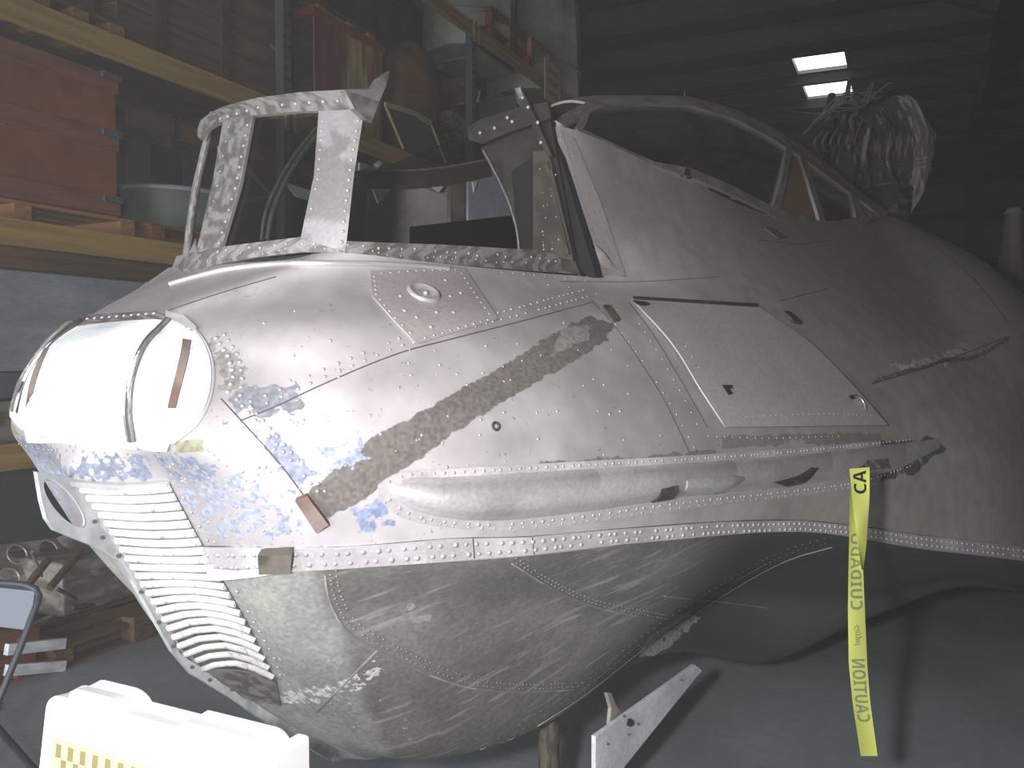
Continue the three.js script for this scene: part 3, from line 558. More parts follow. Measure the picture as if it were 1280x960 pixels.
// primer strip's rusty bracket, chine block, small fittings
{
  part(jet, 'rusty_bracket', ruled(upFind, [[370, 622], [384, 616]], [[396, 661], [411, 651]], 2, 6, 0.001, 0.014), M.rust, 'small rusty bracket at the lower end of the bare strip');
  part(jet, 'chine_block', ruled(upFind, [[328, 684], [368, 683]], [[330, 708], [366, 706]], 4, 4, 0.003, 0.022), M.frameBrown, 'dark broken block on the chine strip');
  const lug = upFind(619, 533), ring = new THREE.TorusGeometry(0.008, 0.003, 6, 14);
  part(jet, 'drain_fitting', ring.applyQuaternion(new THREE.Quaternion().setFromUnitVectors(V3(0, 0, 1), lug.n)).translate(...lug.p.clone().addScaledVector(lug.n, 0.003).toArray()), M.frameDark);
  const plug = upFind(374, 507);
  part(jet, 'plug', new THREE.CylinderGeometry(0.009, 0.009, 0.003, 14).applyQuaternion(new THREE.Quaternion().setFromUnitVectors(V3(0, 1, 0), plug.n)).translate(...plug.p.clone().addScaledVector(plug.n, 0.0015).toArray()), M.frame);
  part(jet, 'strip_clip', ruled(upFind, [[752, 385], [760, 384]], [[764, 404], [773, 402]], 2, 4, 0.001, 0.008), M.frameBrown);
  part(jet, 'hinge_tab', ruled(upFind, [[976, 392], [984, 392]], [[990, 404], [1000, 406]], 2, 4, 0.001, 0.012), M.frameDark);
  part(jet, 'skin_tab', ruled(upFind, [[955, 286], [962, 284]], [[972, 299], [985, 298]], 3, 3, 0.001, 0.004), M.frame);
}
// filler plate with a cup
{
  const L = [[462, 340], [465, 372], [492, 402], [520, 431]], R = [[580, 336], [596, 360], [609, 380], [622, 400]];
  const pl = part(jet, 'filler_plate', ruled(upFind, L, R, 14, 14, 0.0008, 0.0035), M.pinkPlate, 'pale riveted plate around the filler cup');
  rivets(upFind, [[467, 344], [470, 371], [496, 402], [521, 425]], 0.022, 0.0035, 0.004); rivets(upFind, [[574, 340], [592, 368], [614, 398]], 0.022, 0.0035, 0.004); rivets(upFind, [[525, 425], [570, 412], [614, 400]], 0.024, 0.0035, 0.004); rivets(upFind, [[470, 344], [520, 340], [572, 339]], 0.024, 0.0035, 0.004);
  for (const [x, y] of [[500, 372], [505, 390], [520, 398], [545, 392], [562, 372], [556, 352], [575, 368], [538, 410], [566, 392]]) { const h = upFind(x, y); RIV.push({ p: h.p.clone().addScaledVector(h.n, 0.004), n: h.n, r: 0.005 }); }
  const c = upFind(529, 368), q = new THREE.Quaternion().setFromUnitVectors(V3(0, 1, 0), c.n), put = (g) => g.applyQuaternion(q).translate(...c.p.clone().addScaledVector(c.n, 0.004).toArray());
  const prof = [[0.0001, -0.0015], [0.012, -0.001], [0.022, 0.0015], [0.029, 0.005], [0.033, 0.007], [0.037, 0.006], [0.039, 0.001], [0.04, -0.004]].map(([x, y]) => new THREE.Vector2(x, y));
  const cup = part(pl, 'filler_cup', put(new THREE.LatheGeometry(prof, 32)), M.polish);
  part(pl, 'cup_screw', put(new THREE.SphereGeometry(0.006, 10, 6).translate(0.004, 0.002, 0)), M.rivet);
}
// open access panel standing proud of the side
{
  const L = smooth([[789, 376], [838, 432], [872, 492], [898, 536]], 12), R = smooth([[945, 384], [1008, 428], [1060, 482], [1102, 534]], 12);
  const h = part(jet, 'access_panel', ruled(upFind, L, R, 16, 16, (u, v) => 0.003 + 0.016 * u * u, 0.004), M.hatch, 'lighter access panel standing slightly proud of the side');
  part(h, 'hinge_line', ruled(upFind, [[790, 374], [945, 382]], [[791, 377], [945, 386]], 16, 1, 0.004, 0.006), M.frameDark);
  const lip = (u) => 0.008 + 0.016 * u * u;
  part(h, 'latch_slot', ruled(upFind, [[896, 486], [908, 486]], [[900, 491], [908, 490]], 2, 2, 0.019, 0.002), M.black); part(h, 'latch_slot', ruled(upFind, [[896, 486], [901, 487]], [[904, 498], [909, 496]], 2, 2, 0.019, 0.002), M.black);
  part(h, 'latch_slot', ruled(upFind, [[1054, 499], [1063, 497]], [[1057, 503], [1065, 501]], 2, 2, 0.021, 0.002), M.black); part(h, 'latch_loop', tube([[1060, 500], [1067, 502], [1072, 510], [1073, 516]].map(([x, y]) => { const q = upFind(x, y); return q.p.clone().addScaledVector(q.n, 0.026); }), 0.003, 12, 6), M.rivet);
  part(h, 'torn_corner', ruled(upFind, [[789, 379], [806, 381], [811, 383]], [[795, 384], [804, 386], [811, 384]], 3, 2, 0.0082, 0.002), M.black);
  rivets(upFind, [[905, 525], [960, 522], [1020, 520], [1085, 522]], 0.03, 0.003, 0.02); rivets(upFind, [[850, 430], [880, 480], [900, 515]], 0.035, 0.003, 0.012);
}
// long blister fairing with its riveted flange
{
  const top = smooth([[486, 606], [505, 598], [560, 596], [700, 588], [850, 579], [1000, 568], [1110, 556], [1172, 549]], 40), bot = smooth([[486, 616], [510, 634], [560, 647], [620, 650], [720, 640], [850, 621], [1000, 606], [1110, 590], [1174, 560]], 40);
  const fT = smooth([[472, 606], [492, 592], [560, 586], [700, 578], [850, 570], [1000, 560], [1100, 551]], 40), fB = smooth([[472, 622], [500, 646], [560, 659], [620, 663], [720, 655], [850, 637], [1000, 620], [1100, 607]], 40);
  const fl = part(jet, 'blister_flange', ruled(upFind, fT, fB, 60, 6, 0.0006, 0.0025), M.skinBare);
  const b = part(jet, 'blister', ruled(upFind, top, bot, 80, 14, 0.001, (u, v) => 0.003 + mix(0.05, 0.018, sst(0.25, 1, u)) * Math.min(1, Math.sqrt(u / 0.09)) * Math.min(1, Math.sqrt((1 - u) / 0.2)) * Math.pow(Math.max(0, Math.sin(Math.PI * Math.pow(v, 0.85))), 0.75)), M.polish, 'long polished blister along the lower side');
  part(b, 'band', ruled(upFind, [[806, 588], [829, 586]], [[812, 627], [832, 624]], 3, 10, 0.002, (u, v) => 0.004 + 0.04 * Math.pow(Math.sin(Math.PI * clamp(v, 0.01, 0.99)), 0.75)), M.frameDark);
  part(b, 'inner_blister', ruled(upFind, smooth([[840, 590], [890, 588], [928, 590]], 12), smooth([[842, 612], [890, 612], [928, 594]], 12), 16, 8, 0.012, (u, v) => 0.018 + 0.018 * Math.sin(Math.PI * v) * Math.min(1, (1 - u) * 3)), M.polish);
  part(b, 'scoop', ruled(upFind, smooth([[955, 600], [980, 592], [1000, 582]], 8), smooth([[975, 606], [1000, 600], [1015, 584]], 8), 8, 5, 0.01, (u, v) => 0.012 + 0.016 * Math.sin(Math.PI * v)), M.frameDark);
  part(b, 'vent_plate', ruled(upFind, [[1050, 578], [1102, 574]], [[1056, 590], [1104, 585]], 6, 3, 0.014, 0.008), M.frame);
  const mid = (A, B, k) => A.map((q, i) => [mix(q[0], B[i][0], k), mix(q[1], B[i][1], k)]);
  rivets(upFind, mid(fT, top, 0.5), 0.023, 0.0038, 0.0028); rivets(upFind, mid(fB, bot, 0.55), 0.027, 0.0042, 0.0028); rivets(upFind, fB.map(([x, y]) => [x, y - 3]), 0.034, 0.003, 0.0028);
}
// rivet rows of the skins
for (const k of [0, 1]) {
  const o = k * 9 + 7;
  rivets(upFind, [[306, 522], [345, 507], [400, 481], [500, 440], [560, 424], [650, 401], [735, 378]].map(([x, y]) => [x - o * 0.2, y - o]), 0.03, 0.0038);
  rivets(upFind, [[285, 498], [318, 535], [358, 580], [396, 624]].map(([x, y]) => [x + o, y - 3]), 0.02, 0.0042, 0.001, 0.15);
  rivets(loFind, sA.map(([x, y]) => [x + o * 0.8 + 1, y - o * 0.6]), 0.017, 0.0033, 0.001, 0.08); rivets(loFind, sA2.map(([x, y]) => [x + 3, y - 3 - k * 5]), 0.02, 0.003);
  rivets(loFind, sA3.map(([x, y]) => [x + 4 + k * 8, y + 5 + k * 3]), 0.02, 0.003);
  rivets(loFind, sB.map(([x, y]) => [x - 5 - k * 4, y - 6 - k * 5]), 0.024, 0.0028);
}
rivets(upFind, [[752, 384], [782, 422], [812, 464], [842, 512], [868, 560]], 0.032, 0.0032); rivets(upFind, [[796, 400], [826, 446], [856, 500], [876, 540]], 0.032, 0.0032);
rivets(upFind, [[268, 420], [285, 445], [292, 470], [285, 490]], 0.018, 0.0055); rivets(upFind, [[278, 415], [298, 445], [303, 470], [300, 500]], 0.02, 0.0045);
rivets(upFind, [[620, 340], [680, 345], [735, 352]], 0.04, 0.003); rivets(upFind, [[590, 470], [640, 455], [690, 440]], 0.06, 0.003); rivets(upFind, [[540, 520], [640, 520], [720, 512], [800, 515]], 0.07, 0.0035, 0.001, 0.2, 0.01);
rivets(upFind, [[880, 545], [960, 548], [1050, 545]], 0.035, 0.003);
for (let k = 0; k < 110; k++) { const h = upFind(rr(310, 860), rr(350, 590)); if (rnd() < 0.6) RIV.push({ p: h.p, n: h.n, r: rr(0.002, 0.004) }); }
for (let k = 0; k < 40; k++) { const h = upFind(rr(210, 380), rr(580, 680)); RIV.push({ p: h.p, n: h.n, r: rr(0.002, 0.004) }); }

// ------------------------------------------------------------------ windscreen frame (open, most of its panes gone)
const WB = [[1.25, -0.40], [0.8, -0.37], [0.44, -0.33], [0.345, -0.2], [0.31, 0], [0.345, 0.2], [0.42, 0.325], [0.62, 0.372], [0.9, 0.415], [1.3, 0.46]];
const WT = [[1.25, -0.34], [0.85, -0.325], [0.52, -0.30], [0.455, -0.18], [0.435, 0], [0.455, 0.18], [0.5, 0.29], [0.7, 0.325], [0.95, 0.35], [1.3, 0.37]];
const wsBaseY = [0.2, 0.2, 0.2, 0.205, 0.21, 0.215, 0.215, 0.205, 0.2, 0.2];
const wsTab = [0, 0.5, 1].map((k) => WB.map((b, i) => { const t = WT[i], bow = 0.02 * Math.sin(Math.PI * k); return STY(mix(b[0], t[0], k), mix(b[1], t[1], k) + Math.sign(b[1]) * bow, mix(wsBaseY[i], 0.665, k)); }));
const wsS = new Surf(netSurface([wsTab[2], wsTab[1], wsTab[0], wsTab[0].map((p) => p.clone().add(V3(0, -0.08, 0)))], false), 1.5, 9, 0, 3, 150, 50), ws = finder(wsS);
const wsFrame = part(jet, 'windscreen_frame', ruled(ws, [[224, 321], [260, 313], [300, 307], [381, 297], [430, 302], [490, 304], [550, 306], [668, 313], [712, 322]], [[213, 348], [245, 340], [276, 331], [320, 323], [381, 316], [430, 317], [495, 324], [600, 334], [727, 344]], 60, 4, 0.001, 0.006), M.frame, 'mottled grey frame of the open windscreen');
part(wsFrame, 'top_rim', ruled(ws, [[250, 168], [256, 152], [268, 143], [285, 135], [325, 125], [380, 118], [452, 114]], [[254, 176], [262, 165], [275, 157], [290, 152], [322, 147], [380, 142], [452, 142]], 40, 3, 0.001, 0.01), M.frame);
{ const f = netSurface([wsTab[2], wsTab[1], wsTab[0]], false), q = []; for (let k = 0; k <= 10; k++) q.push(f(2, k / 5)); part(wsFrame, 'far_edge', tube(q, 0.011, 20, 6), M.frame); }
part(wsFrame, 'centre_pillar', ruled(ws, [[284, 150], [270, 232], [250, 318]], [[321, 145], [305, 232], [282, 310]], 20, 4, 0.003, 0.008), M.frame);
part(wsFrame, 'corner_pillar', ruled(ws, [[402, 142], [396, 222], [379, 300]], [[454, 140], [442, 222], [431, 316]], 20, 6, 0.003, 0.009), M.pillar);
part(wsFrame, 'broken_bracket', plateOn({ t: 0.325 }, [[428, 113], [462, 112], [470, 100], [484, 90], [480, 108], [472, 126], [462, 153], [455, 150], [440, 136]], 0.012), M.frame, 'bent broken bracket at the windscreen corner');
part(wsFrame, 'side_lip', ruled(ws, [[214, 349], [245, 341], [276, 332], [320, 324], [381, 317], [430, 319], [520, 326]], [[213, 353], [245, 346], [276, 338], [320, 331], [381, 326], [430, 327], [520, 330]], 40, 2, -0.012, 0.006), M.black);
part(jet, 'sill_moulding', tube(smooth([[213, 352], [245, 343], [276, 335], [330, 328], [400, 325], [470, 326], [560, 332]], 24).map(([x, y]) => { const h = upFind(x, y + 5); return h.p.clone().addScaledVector(h.n, 0.004); }), 0.0065, 48, 8), M.polish, 'shiny curved moulding under the windscreen');
rivets(ws, [[258, 320], [300, 313], [381, 305], [480, 310], [560, 316], [660, 323], [705, 328]], 0.035, 0.004, 0.007, 0.1, 0.004); rivets(ws, [[240, 330], [300, 320], [381, 311], [480, 317], [560, 323], [660, 331]], 0.02, 0.0028, 0.007, 0.1, 0.004);
rivets(ws, [[407, 148], [401, 222], [385, 300]], 0.024, 0.0035, 0.012); rivets(ws, [[448, 148], [437, 222], [426, 310]], 0.024, 0.0042, 0.012);
rivets(ws, [[315, 152], [300, 232], [278, 308]], 0.028, 0.0042, 0.011); rivets(ws, [[292, 152], [277, 232], [257, 312]], 0.04, 0.003, 0.011); rivets(ws, [[275, 152], [330, 136], [400, 130], [445, 128]], 0.04, 0.005, 0.011);
part(wsFrame, 'pane', ruled(ws, [[291, 152], [276, 232], [258, 308]], [[402, 142], [396, 222], [380, 298]], 12, 10, -0.004, 0.003), M.glass, 'remaining dirty pane');
part(wsFrame, 'glass_shard', ruled(ws, [[283, 180], [276, 192]], [[273, 184], [275, 200]], 2, 2, 0.001, 0.003), M.frame); part(wsFrame, 'glass_shard', ruled(ws, [[248, 318], [236, 320]], [[246, 298], [245, 304]], 2, 2, 0.001, 0.003), M.frame);
// far side of the windscreen, seen through the openings
{
  const tt = { t: -0.345 };
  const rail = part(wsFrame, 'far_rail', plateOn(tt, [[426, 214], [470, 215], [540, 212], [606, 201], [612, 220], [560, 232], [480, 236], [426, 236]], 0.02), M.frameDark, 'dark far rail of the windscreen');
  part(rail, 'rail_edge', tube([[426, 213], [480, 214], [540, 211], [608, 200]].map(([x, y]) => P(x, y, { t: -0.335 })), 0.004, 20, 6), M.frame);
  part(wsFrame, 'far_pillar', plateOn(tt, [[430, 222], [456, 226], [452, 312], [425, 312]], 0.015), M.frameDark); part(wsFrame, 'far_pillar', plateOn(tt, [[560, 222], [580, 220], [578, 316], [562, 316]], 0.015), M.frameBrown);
  part(wsFrame, 'far_wall', plateOn({ t: -0.36 }, [[584, 208], [606, 201], [628, 225], [645, 270], [652, 318], [584, 318]], 0.008), M.greyBlue, 'grey-blue inner panel of the far side');
  part(wsFrame, 'far_arch', [tube([[404, 160], [378, 192], [354, 232], [339, 270], [334, 300]].map(([x, y]) => P(x, y, { t: -0.33 })), 0.009, 30, 8), tube([[396, 160], [370, 192], [346, 232], [331, 270], [327, 300]].map(([x, y]) => P(x, y, { t: -0.335 })), 0.006, 30, 8)], M.frame);
  part(wsFrame, 'glass_shard', plateOn({ t: -0.33 }, [[466, 237], [488, 236], [472, 254]], 0.003), M.shard); part(wsFrame, 'glass_shard', plateOn({ t: -0.33 }, [[540, 234], [554, 233], [548, 240]], 0.003), M.shard); part(wsFrame, 'glass_shard', plateOn({ t: -0.33 }, [[590, 228], [596, 228], [592, 240]], 0.003), M.shard); part(wsFrame, 'glass_shard', plateOn({ t: -0.33 }, [[356, 228], [392, 240], [386, 250], [370, 246]], 0.003), M.shard); part(wsFrame, 'glass_shard', plateOn({ t: -0.33 }, [[449, 204], [459, 206], [456, 212], [448, 213]], 0.003), M.shard);
}
// rear arch of the cockpit opening
{
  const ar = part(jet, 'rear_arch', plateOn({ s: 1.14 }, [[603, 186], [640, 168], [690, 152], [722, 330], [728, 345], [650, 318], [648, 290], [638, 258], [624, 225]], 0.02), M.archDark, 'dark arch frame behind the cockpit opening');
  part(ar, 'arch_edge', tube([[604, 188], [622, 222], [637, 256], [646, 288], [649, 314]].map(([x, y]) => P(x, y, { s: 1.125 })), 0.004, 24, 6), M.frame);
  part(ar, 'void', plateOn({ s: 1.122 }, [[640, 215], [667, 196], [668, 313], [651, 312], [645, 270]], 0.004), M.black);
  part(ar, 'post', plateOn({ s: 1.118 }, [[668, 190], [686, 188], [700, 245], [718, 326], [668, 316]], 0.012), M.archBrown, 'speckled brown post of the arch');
  part(ar, 'top_plate', plateOn({ s: 1.11 }, [[586, 160], [600, 151], [650, 135], [686, 128], [690, 148], [640, 165], [604, 180], [588, 175]], 0.014), M.archDark, 'bolted plate across the top of the arch');
  part(ar, 'strip', [plateOn({ s: 1.105 }, [[681, 205], [685, 203], [712, 318], [708, 318]], 0.006), plateOn({ s: 1.105 }, [[688, 212], [690, 211], [712, 300], [710, 302]], 0.006)], M.archBrown);
  part(ar, 'arm', plateOn({ s: 1.09 }, [[644, 112], [650, 109], [656, 116], [668, 142], [692, 196], [686, 196], [660, 144], [648, 128]], 0.012), M.archDark, 'slender bolted arm rising above the arch');
  part(ar, 'arm_tip', plateOn({ s: 1.083 }, [[645, 111], [651, 109], [655, 121], [650, 124]], 0.008), M.frame);
  for (const [x, y] of [[653, 122], [660, 134], [672, 153], [676, 178], [618, 160], [640, 152], [600, 166], [634, 147]]) { const p = P(x, y, { s: 1.08 }); RIV.push({ p, n: AX.clone().negate(), r: 0.006 }); }
  for (let k = 0; k < 26; k++) { const p = P(rr(674, 700), rr(210, 312), { s: 1.112 }); RIV.push({ p, n: AX.clone().negate(), r: rr(0.002, 0.004) }); }
  part(jet, 'arch_lip', plateOn({ s: 1.16 }, [[686, 160], [692, 158], [748, 346], [738, 346], [724, 330]], 0.03), M.black);
}
// sloping plate between windscreen and canopy
{
  const bandA = [[691, 160], [712, 240], [746, 345]], bandB = [[700, 165], [722, 240], [757, 345]], bandC = [[716, 172], [748, 250], [781, 346]];
  const b = part(jet, 'canopy_front_plate', ruled(upFind, bandA, bandC, 24, 6, 0.001, 0.004), M.pinkPlate, 'pale sloping plate ahead of the canopy');
  part(b, 'rivet_band', ruled(upFind, bandA, bandB, 24, 2, 0.005, 0.003), M.pinkPlate); rivets(upFind, [[696, 165], [718, 240], [752, 340]], 0.045, 0.0035, 0.008);
  part(b, 'dent', ruled(upFind, [[735, 300], [748, 310]], [[748, 334], [772, 338]], 4, 4, 0.004, (u, v) => 0.002 + 0.012 * Math.sin(Math.PI * u) * Math.sin(Math.PI * v)), M.pinkPlate);
}
// ------------------------------------------------------------------ canopy
{
  const topRow = [[690, 157, 0.38], [742, 128, 0.1], [800, 124, 0.1], [860, 125, 0.12], [915, 140, 0.16], [960, 160, 0.2], [1005, 188, 0.25], [1040, 214, 0.3], [1075, 243, 0.38], [1110, 268, 0.5]].map(ctl);
  const sill = [[692, 161, 0.40], [735, 176, 0.41], [790, 204, 0.43], [860, 226, 0.46], [910, 246, 0.47], [968, 273, 0.49], [1005, 284, 0.5], [1035, 291, 0.51], [1062, 288, 0.52], [1105, 272, 0.52]].map(ctl);
  const midRow = topRow.map((p, i) => p.clone().lerp(sill[i], 0.5).addScaledVector(NX, i ? 0.05 : 0));
  const K = new Surf(netSurface([topRow, midRow, sill], false), 0, 9, 0, 2, 90, 30), kf = finder(K);
  const pb = (parent, name, g, mat, label) => { const a = part(parent, name, g, mat, label); part(parent, name, mirrorG(g), mat); return a; };
  const bar = (A, B, n = 20, th = 0.022) => ruled(kf, A, B, n, 2, -0.004, th);
  const top = bar([[690, 157], [742, 129], [800, 124], [860, 125], [915, 140], [960, 160], [1005, 188], [1040, 214], [1108, 268]], [[702, 164], [750, 140], [800, 134], [860, 136], [915, 152], [955, 172], [1000, 200], [1033, 224], [1098, 272]], 40);
  const can = part(jet, 'canopy_frame', top, M.canopyFrame, 'grey canopy frame');
  part(can, 'far_bar', mirrorG(bar([[745, 129], [800, 124], [860, 125], [915, 140], [960, 160], [1005, 188], [1040, 214], [1108, 268]], [[752, 140], [800, 134], [860, 136], [915, 152], [955, 172], [1000, 200], [1033, 224], [1098, 272]], 40)), M.canopyFrame);
  part(can, 'roof_strip', (() => { const hi = [], lo = [], f = netSurface([topRow, midRow], false); for (let j = 0; j <= 6; j++) for (let i = 0; i <= 30; i++) { const p = f(0.9 + i / 30 * 8, 0), q = p.clone().lerp(mirrorP(p), j / 6); q.y += 0.03 * (1 - (j / 3 - 1) ** 2); hi.push(q); lo.push(q.clone().add(V3(0, -0.01, 0))); } return slab(hi, lo, 30, 6); })(), M.canopyFrame);
  pb(can, 'sill_bar', bar([[716, 163], [760, 183], [812, 206], [860, 214], [905, 232], [965, 262], [1030, 280], [1078, 271]], [[716, 169], [760, 190], [812, 214], [860, 226], [905, 245], [965, 272], [1030, 290], [1090, 276]], 40), M.canopyFrame);
  part(can, 'front_bar', bar([[733, 135], [716, 164]], [[745, 131], [724, 167]], 8), M.canopyFrame);
  pb(can, 'mid_bar', bar([[982, 176], [974, 220], [960, 266]], [[989, 178], [981, 222], [969, 270]], 10), M.canopyFrame);
  pb(can, 'mid_bar', bar([[990, 178], [1005, 225], [1022, 282]], [[997, 183], [1012, 228], [1030, 283]], 10), M.canopyFrame);
  pb(can, 'rear_bar', bar([[1058, 232], [1068, 280]], [[1066, 238], [1078, 278]], 8), M.canopyFrame);
  part(can, 'fabric_panel', ruled(kf, [[988, 180], [980, 222], [969, 270]], [[992, 180], [1007, 226], [1023, 281]], 12, 8, -0.002, 0.005), M.fabric, 'brown triangular panel in the canopy');
  part(can, 'cover_strip', ruled(kf, [[880, 246], [920, 258], [965, 276]], [[884, 250], [922, 262], [966, 280]], 10, 2, -0.004, 0.01), M.frameDark);
  part(can, 'clip', ruled(kf, [[852, 214], [858, 215]], [[848, 226], [856, 228]], 2, 3, 0.008, 0.012), M.frameDark);
  pb(can, 'pane', ruled(kf, [[746, 140], [800, 134], [860, 136], [915, 152], [980, 178]], [[726, 167], [780, 192], [850, 213], [905, 232], [962, 262]], 24, 12, 0, 0.004), M.glass);
  part(can, 'pane', ruled(kf, [[704, 163], [732, 142]], [[716, 165], [722, 163]], 5, 5, 0, 0.004), M.glass);
  pb(can, 'pane', ruled(kf, [[998, 198], [1033, 225], [1058, 240]], [[1028, 282], [1048, 282], [1070, 276]], 10, 8, 0, 0.004), M.glass);
  pb(can, 'rear_panel', ruled(kf, [[1066, 240], [1105, 268]], [[1078, 276], [1106, 273]], 8, 5, 0, 0.006), M.canopyFrame);
  // inside: seats, deck and a bulkhead
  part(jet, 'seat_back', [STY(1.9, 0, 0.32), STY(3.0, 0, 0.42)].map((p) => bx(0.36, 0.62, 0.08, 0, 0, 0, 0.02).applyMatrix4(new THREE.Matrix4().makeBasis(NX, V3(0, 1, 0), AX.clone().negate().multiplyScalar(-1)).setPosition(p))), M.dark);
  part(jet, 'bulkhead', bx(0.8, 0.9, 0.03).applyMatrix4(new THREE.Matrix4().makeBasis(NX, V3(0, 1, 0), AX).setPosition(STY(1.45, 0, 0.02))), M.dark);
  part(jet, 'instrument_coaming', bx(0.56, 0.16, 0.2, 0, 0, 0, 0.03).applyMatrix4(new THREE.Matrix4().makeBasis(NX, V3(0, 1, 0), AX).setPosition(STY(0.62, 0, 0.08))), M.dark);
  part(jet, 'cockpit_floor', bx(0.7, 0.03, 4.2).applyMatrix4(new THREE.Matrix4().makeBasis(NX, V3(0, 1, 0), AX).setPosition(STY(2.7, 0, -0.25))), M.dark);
  part(can, 'antenna_stub', rod(kf(856, 127).p, kf(856, 127).p.clone().add(V3(0, 0.05, 0)), 0.01, 6, 0.003), M.frameDark);
}
const rv = part(jet, 'rivet_heads', domes(RIV), M.rivetPaint); rv.userData.kind = 'stuff';
const rvb = part(keelSkin, 'rivet_heads', domes(RIVB), M.rivetDark); rvb.userData.kind = 'stuff';

// lower fittings: leg, gear door and hinge
{
  part(jet, 'gear_leg', rod(P(686, 1087, { d: 2.62 }), P(686, 895, { d: 2.62 }), 0.032, 16), M.frameBrown, 'brown tubular leg under the belly');
  const door = part(jet, 'gear_door', plateOn({ t: 0.52 }, [[871, 834], [866, 831], [742, 920], [742, 1000], [752, 990], [868, 846], [875, 838]], 0.012), M.doorPaint, 'pale open gear door hanging below the belly');
  part(door, 'hinge_arm', plateOn({ t: 0.5 }, [[757, 866], [762, 866], [768, 882], [778, 894], [766, 908], [760, 905], [762, 885]], 0.01), M.junk);
  part(door, 'slot', rod(P(787, 903, { t: 0.528 }), P(787, 903, { t: 0.534 }), 0.012, 12), M.black);
  for (const [x, y] of [[780, 895], [798, 905], [852, 850], [760, 930], [786, 918]]) part(door, 'bolt', rod(P(x, y, { t: 0.528 }), P(x, y, { t: 0.533 }), 0.004, 8), M.seam);
}

// ------------------------------------------------------------------ caution tape tied to the blister
{
  const cv = document.createElement('canvas'); cv.width = 128; cv.height = 1024; const g = cv.getContext('2d');
  g.fillStyle = '#d9de74'; g.fillRect(0, 0, 128, 1024);
  const word = (s, y, size, col, k) => { g.save(); g.translate(64, y); g.rotate(-Math.PI / 2); g.scale(k, -1); g.font = 'bold ' + size + 'px sans-serif'; g.textBaseline = 'middle'; g.textAlign = 'center'; g.fillStyle = col; g.fillText(s, 0, 0); g.restore(); };
  word('CUIDADO', 340, 128, '#8d9a72', 0.5); word('CAUTION', 780, 128, '#8d9a72', 0.42); g.save(); g.translate(64, 575); g.rotate(Math.PI / 2); g.scale(1, -1); g.scale(0.36, 1); g.font = 'italic bold 58px serif'; g.textAlign = 'center'; g.textBaseline = 'middle'; g.fillStyle = '#86906a'; g.fillText('Guypel', 0, 0); g.restore();
  const mk = () => { const t = new THREE.CanvasTexture(cv); t.colorSpace = THREE.SRGBColorSpace; return t; };
  const cv2 = document.createElement('canvas'); cv2.width = 128; cv2.height = 256; const g2 = cv2.getContext('2d'); g2.fillStyle = '#d9de74'; g2.fillRect(0, 0, 128, 256);
  g2.save(); g2.translate(64, 66); g2.rotate(-Math.PI / 2); g2.scale(0.4, 1); g2.font = 'bold 120px sans-serif'; g2.textBaseline = 'middle'; g2.textAlign = 'left'; g2.fillStyle = '#23271c'; g2.fillText('CA', 0, 0); g2.restore();
  const t2 = new THREE.CanvasTexture(cv2); t2.colorSpace = THREE.SRGBColorSpace;
  const D = 2.36, tm = (map) => new THREE.MeshPhysicalMaterial({ map, roughness: 0.5, side: THREE.DoubleSide, transmission: 0.2, thickness: 0 });
  const top = at(1075, 582, D); const tape = thing('caution_tape', 'yellow caution tape hanging in a long strip from the blister on the aircraft side', 'tape', top); tape.worldBuilt = true;
  const strip = (L, R, d) => { const n = 40, l = resample(L, n), r = resample(R, n), hi = [], lo = []; for (let j = 0; j <= 2; j++) for (let i = 0; i <= n; i++) { const w = Math.sin(i * 0.5) * 0.004 + (j === 1 ? 0.006 * Math.sin(i * 0.21) : 0), p = at(mix(l[i][0], r[i][0], j / 2), mix(l[i][1], r[i][1], j / 2), d + w + (j - 1) * 0.012); hi.push(p); lo.push(p.clone().add(V3(0, 0, -0.0006))); } const q = slab(hi, lo, n, 2); const uv = q.attributes.uv, ps = q.attributes.position; for (let i = 0; i < ps.count; i++) { const [x, y] = toPix(V3(ps.getX(i), ps.getY(i), ps.getZ(i))); let k = 0, m = 1e9; for (let a = 0; a <= n; a++) { const dy = Math.abs((l[a][1] + r[a][1]) / 2 - y); if (dy < m) { m = dy; k = a; } } uv.setXY(i, clamp((x - l[k][0]) / (r[k][0] - l[k][0])), 1 - clamp((y - l[0][1]) / (l[n][1] - l[0][1]))); } return q; };
  part(tape, 'strip', strip([[1063, 600], [1061, 700], [1060, 760], [1061, 830], [1066, 880], [1076, 945]], [[1067, 600], [1078, 690], [1081, 760], [1084, 830], [1088, 880], [1097, 945]], D), tm(mk()));
  part(tape, 'folded_end', strip([[1062, 586], [1065, 620], [1072, 680], [1077, 712]], [[1087, 584], [1087, 620], [1083, 680], [1079, 712]], D - 0.012), tm(t2), 'folded upper end with two black letters');
}

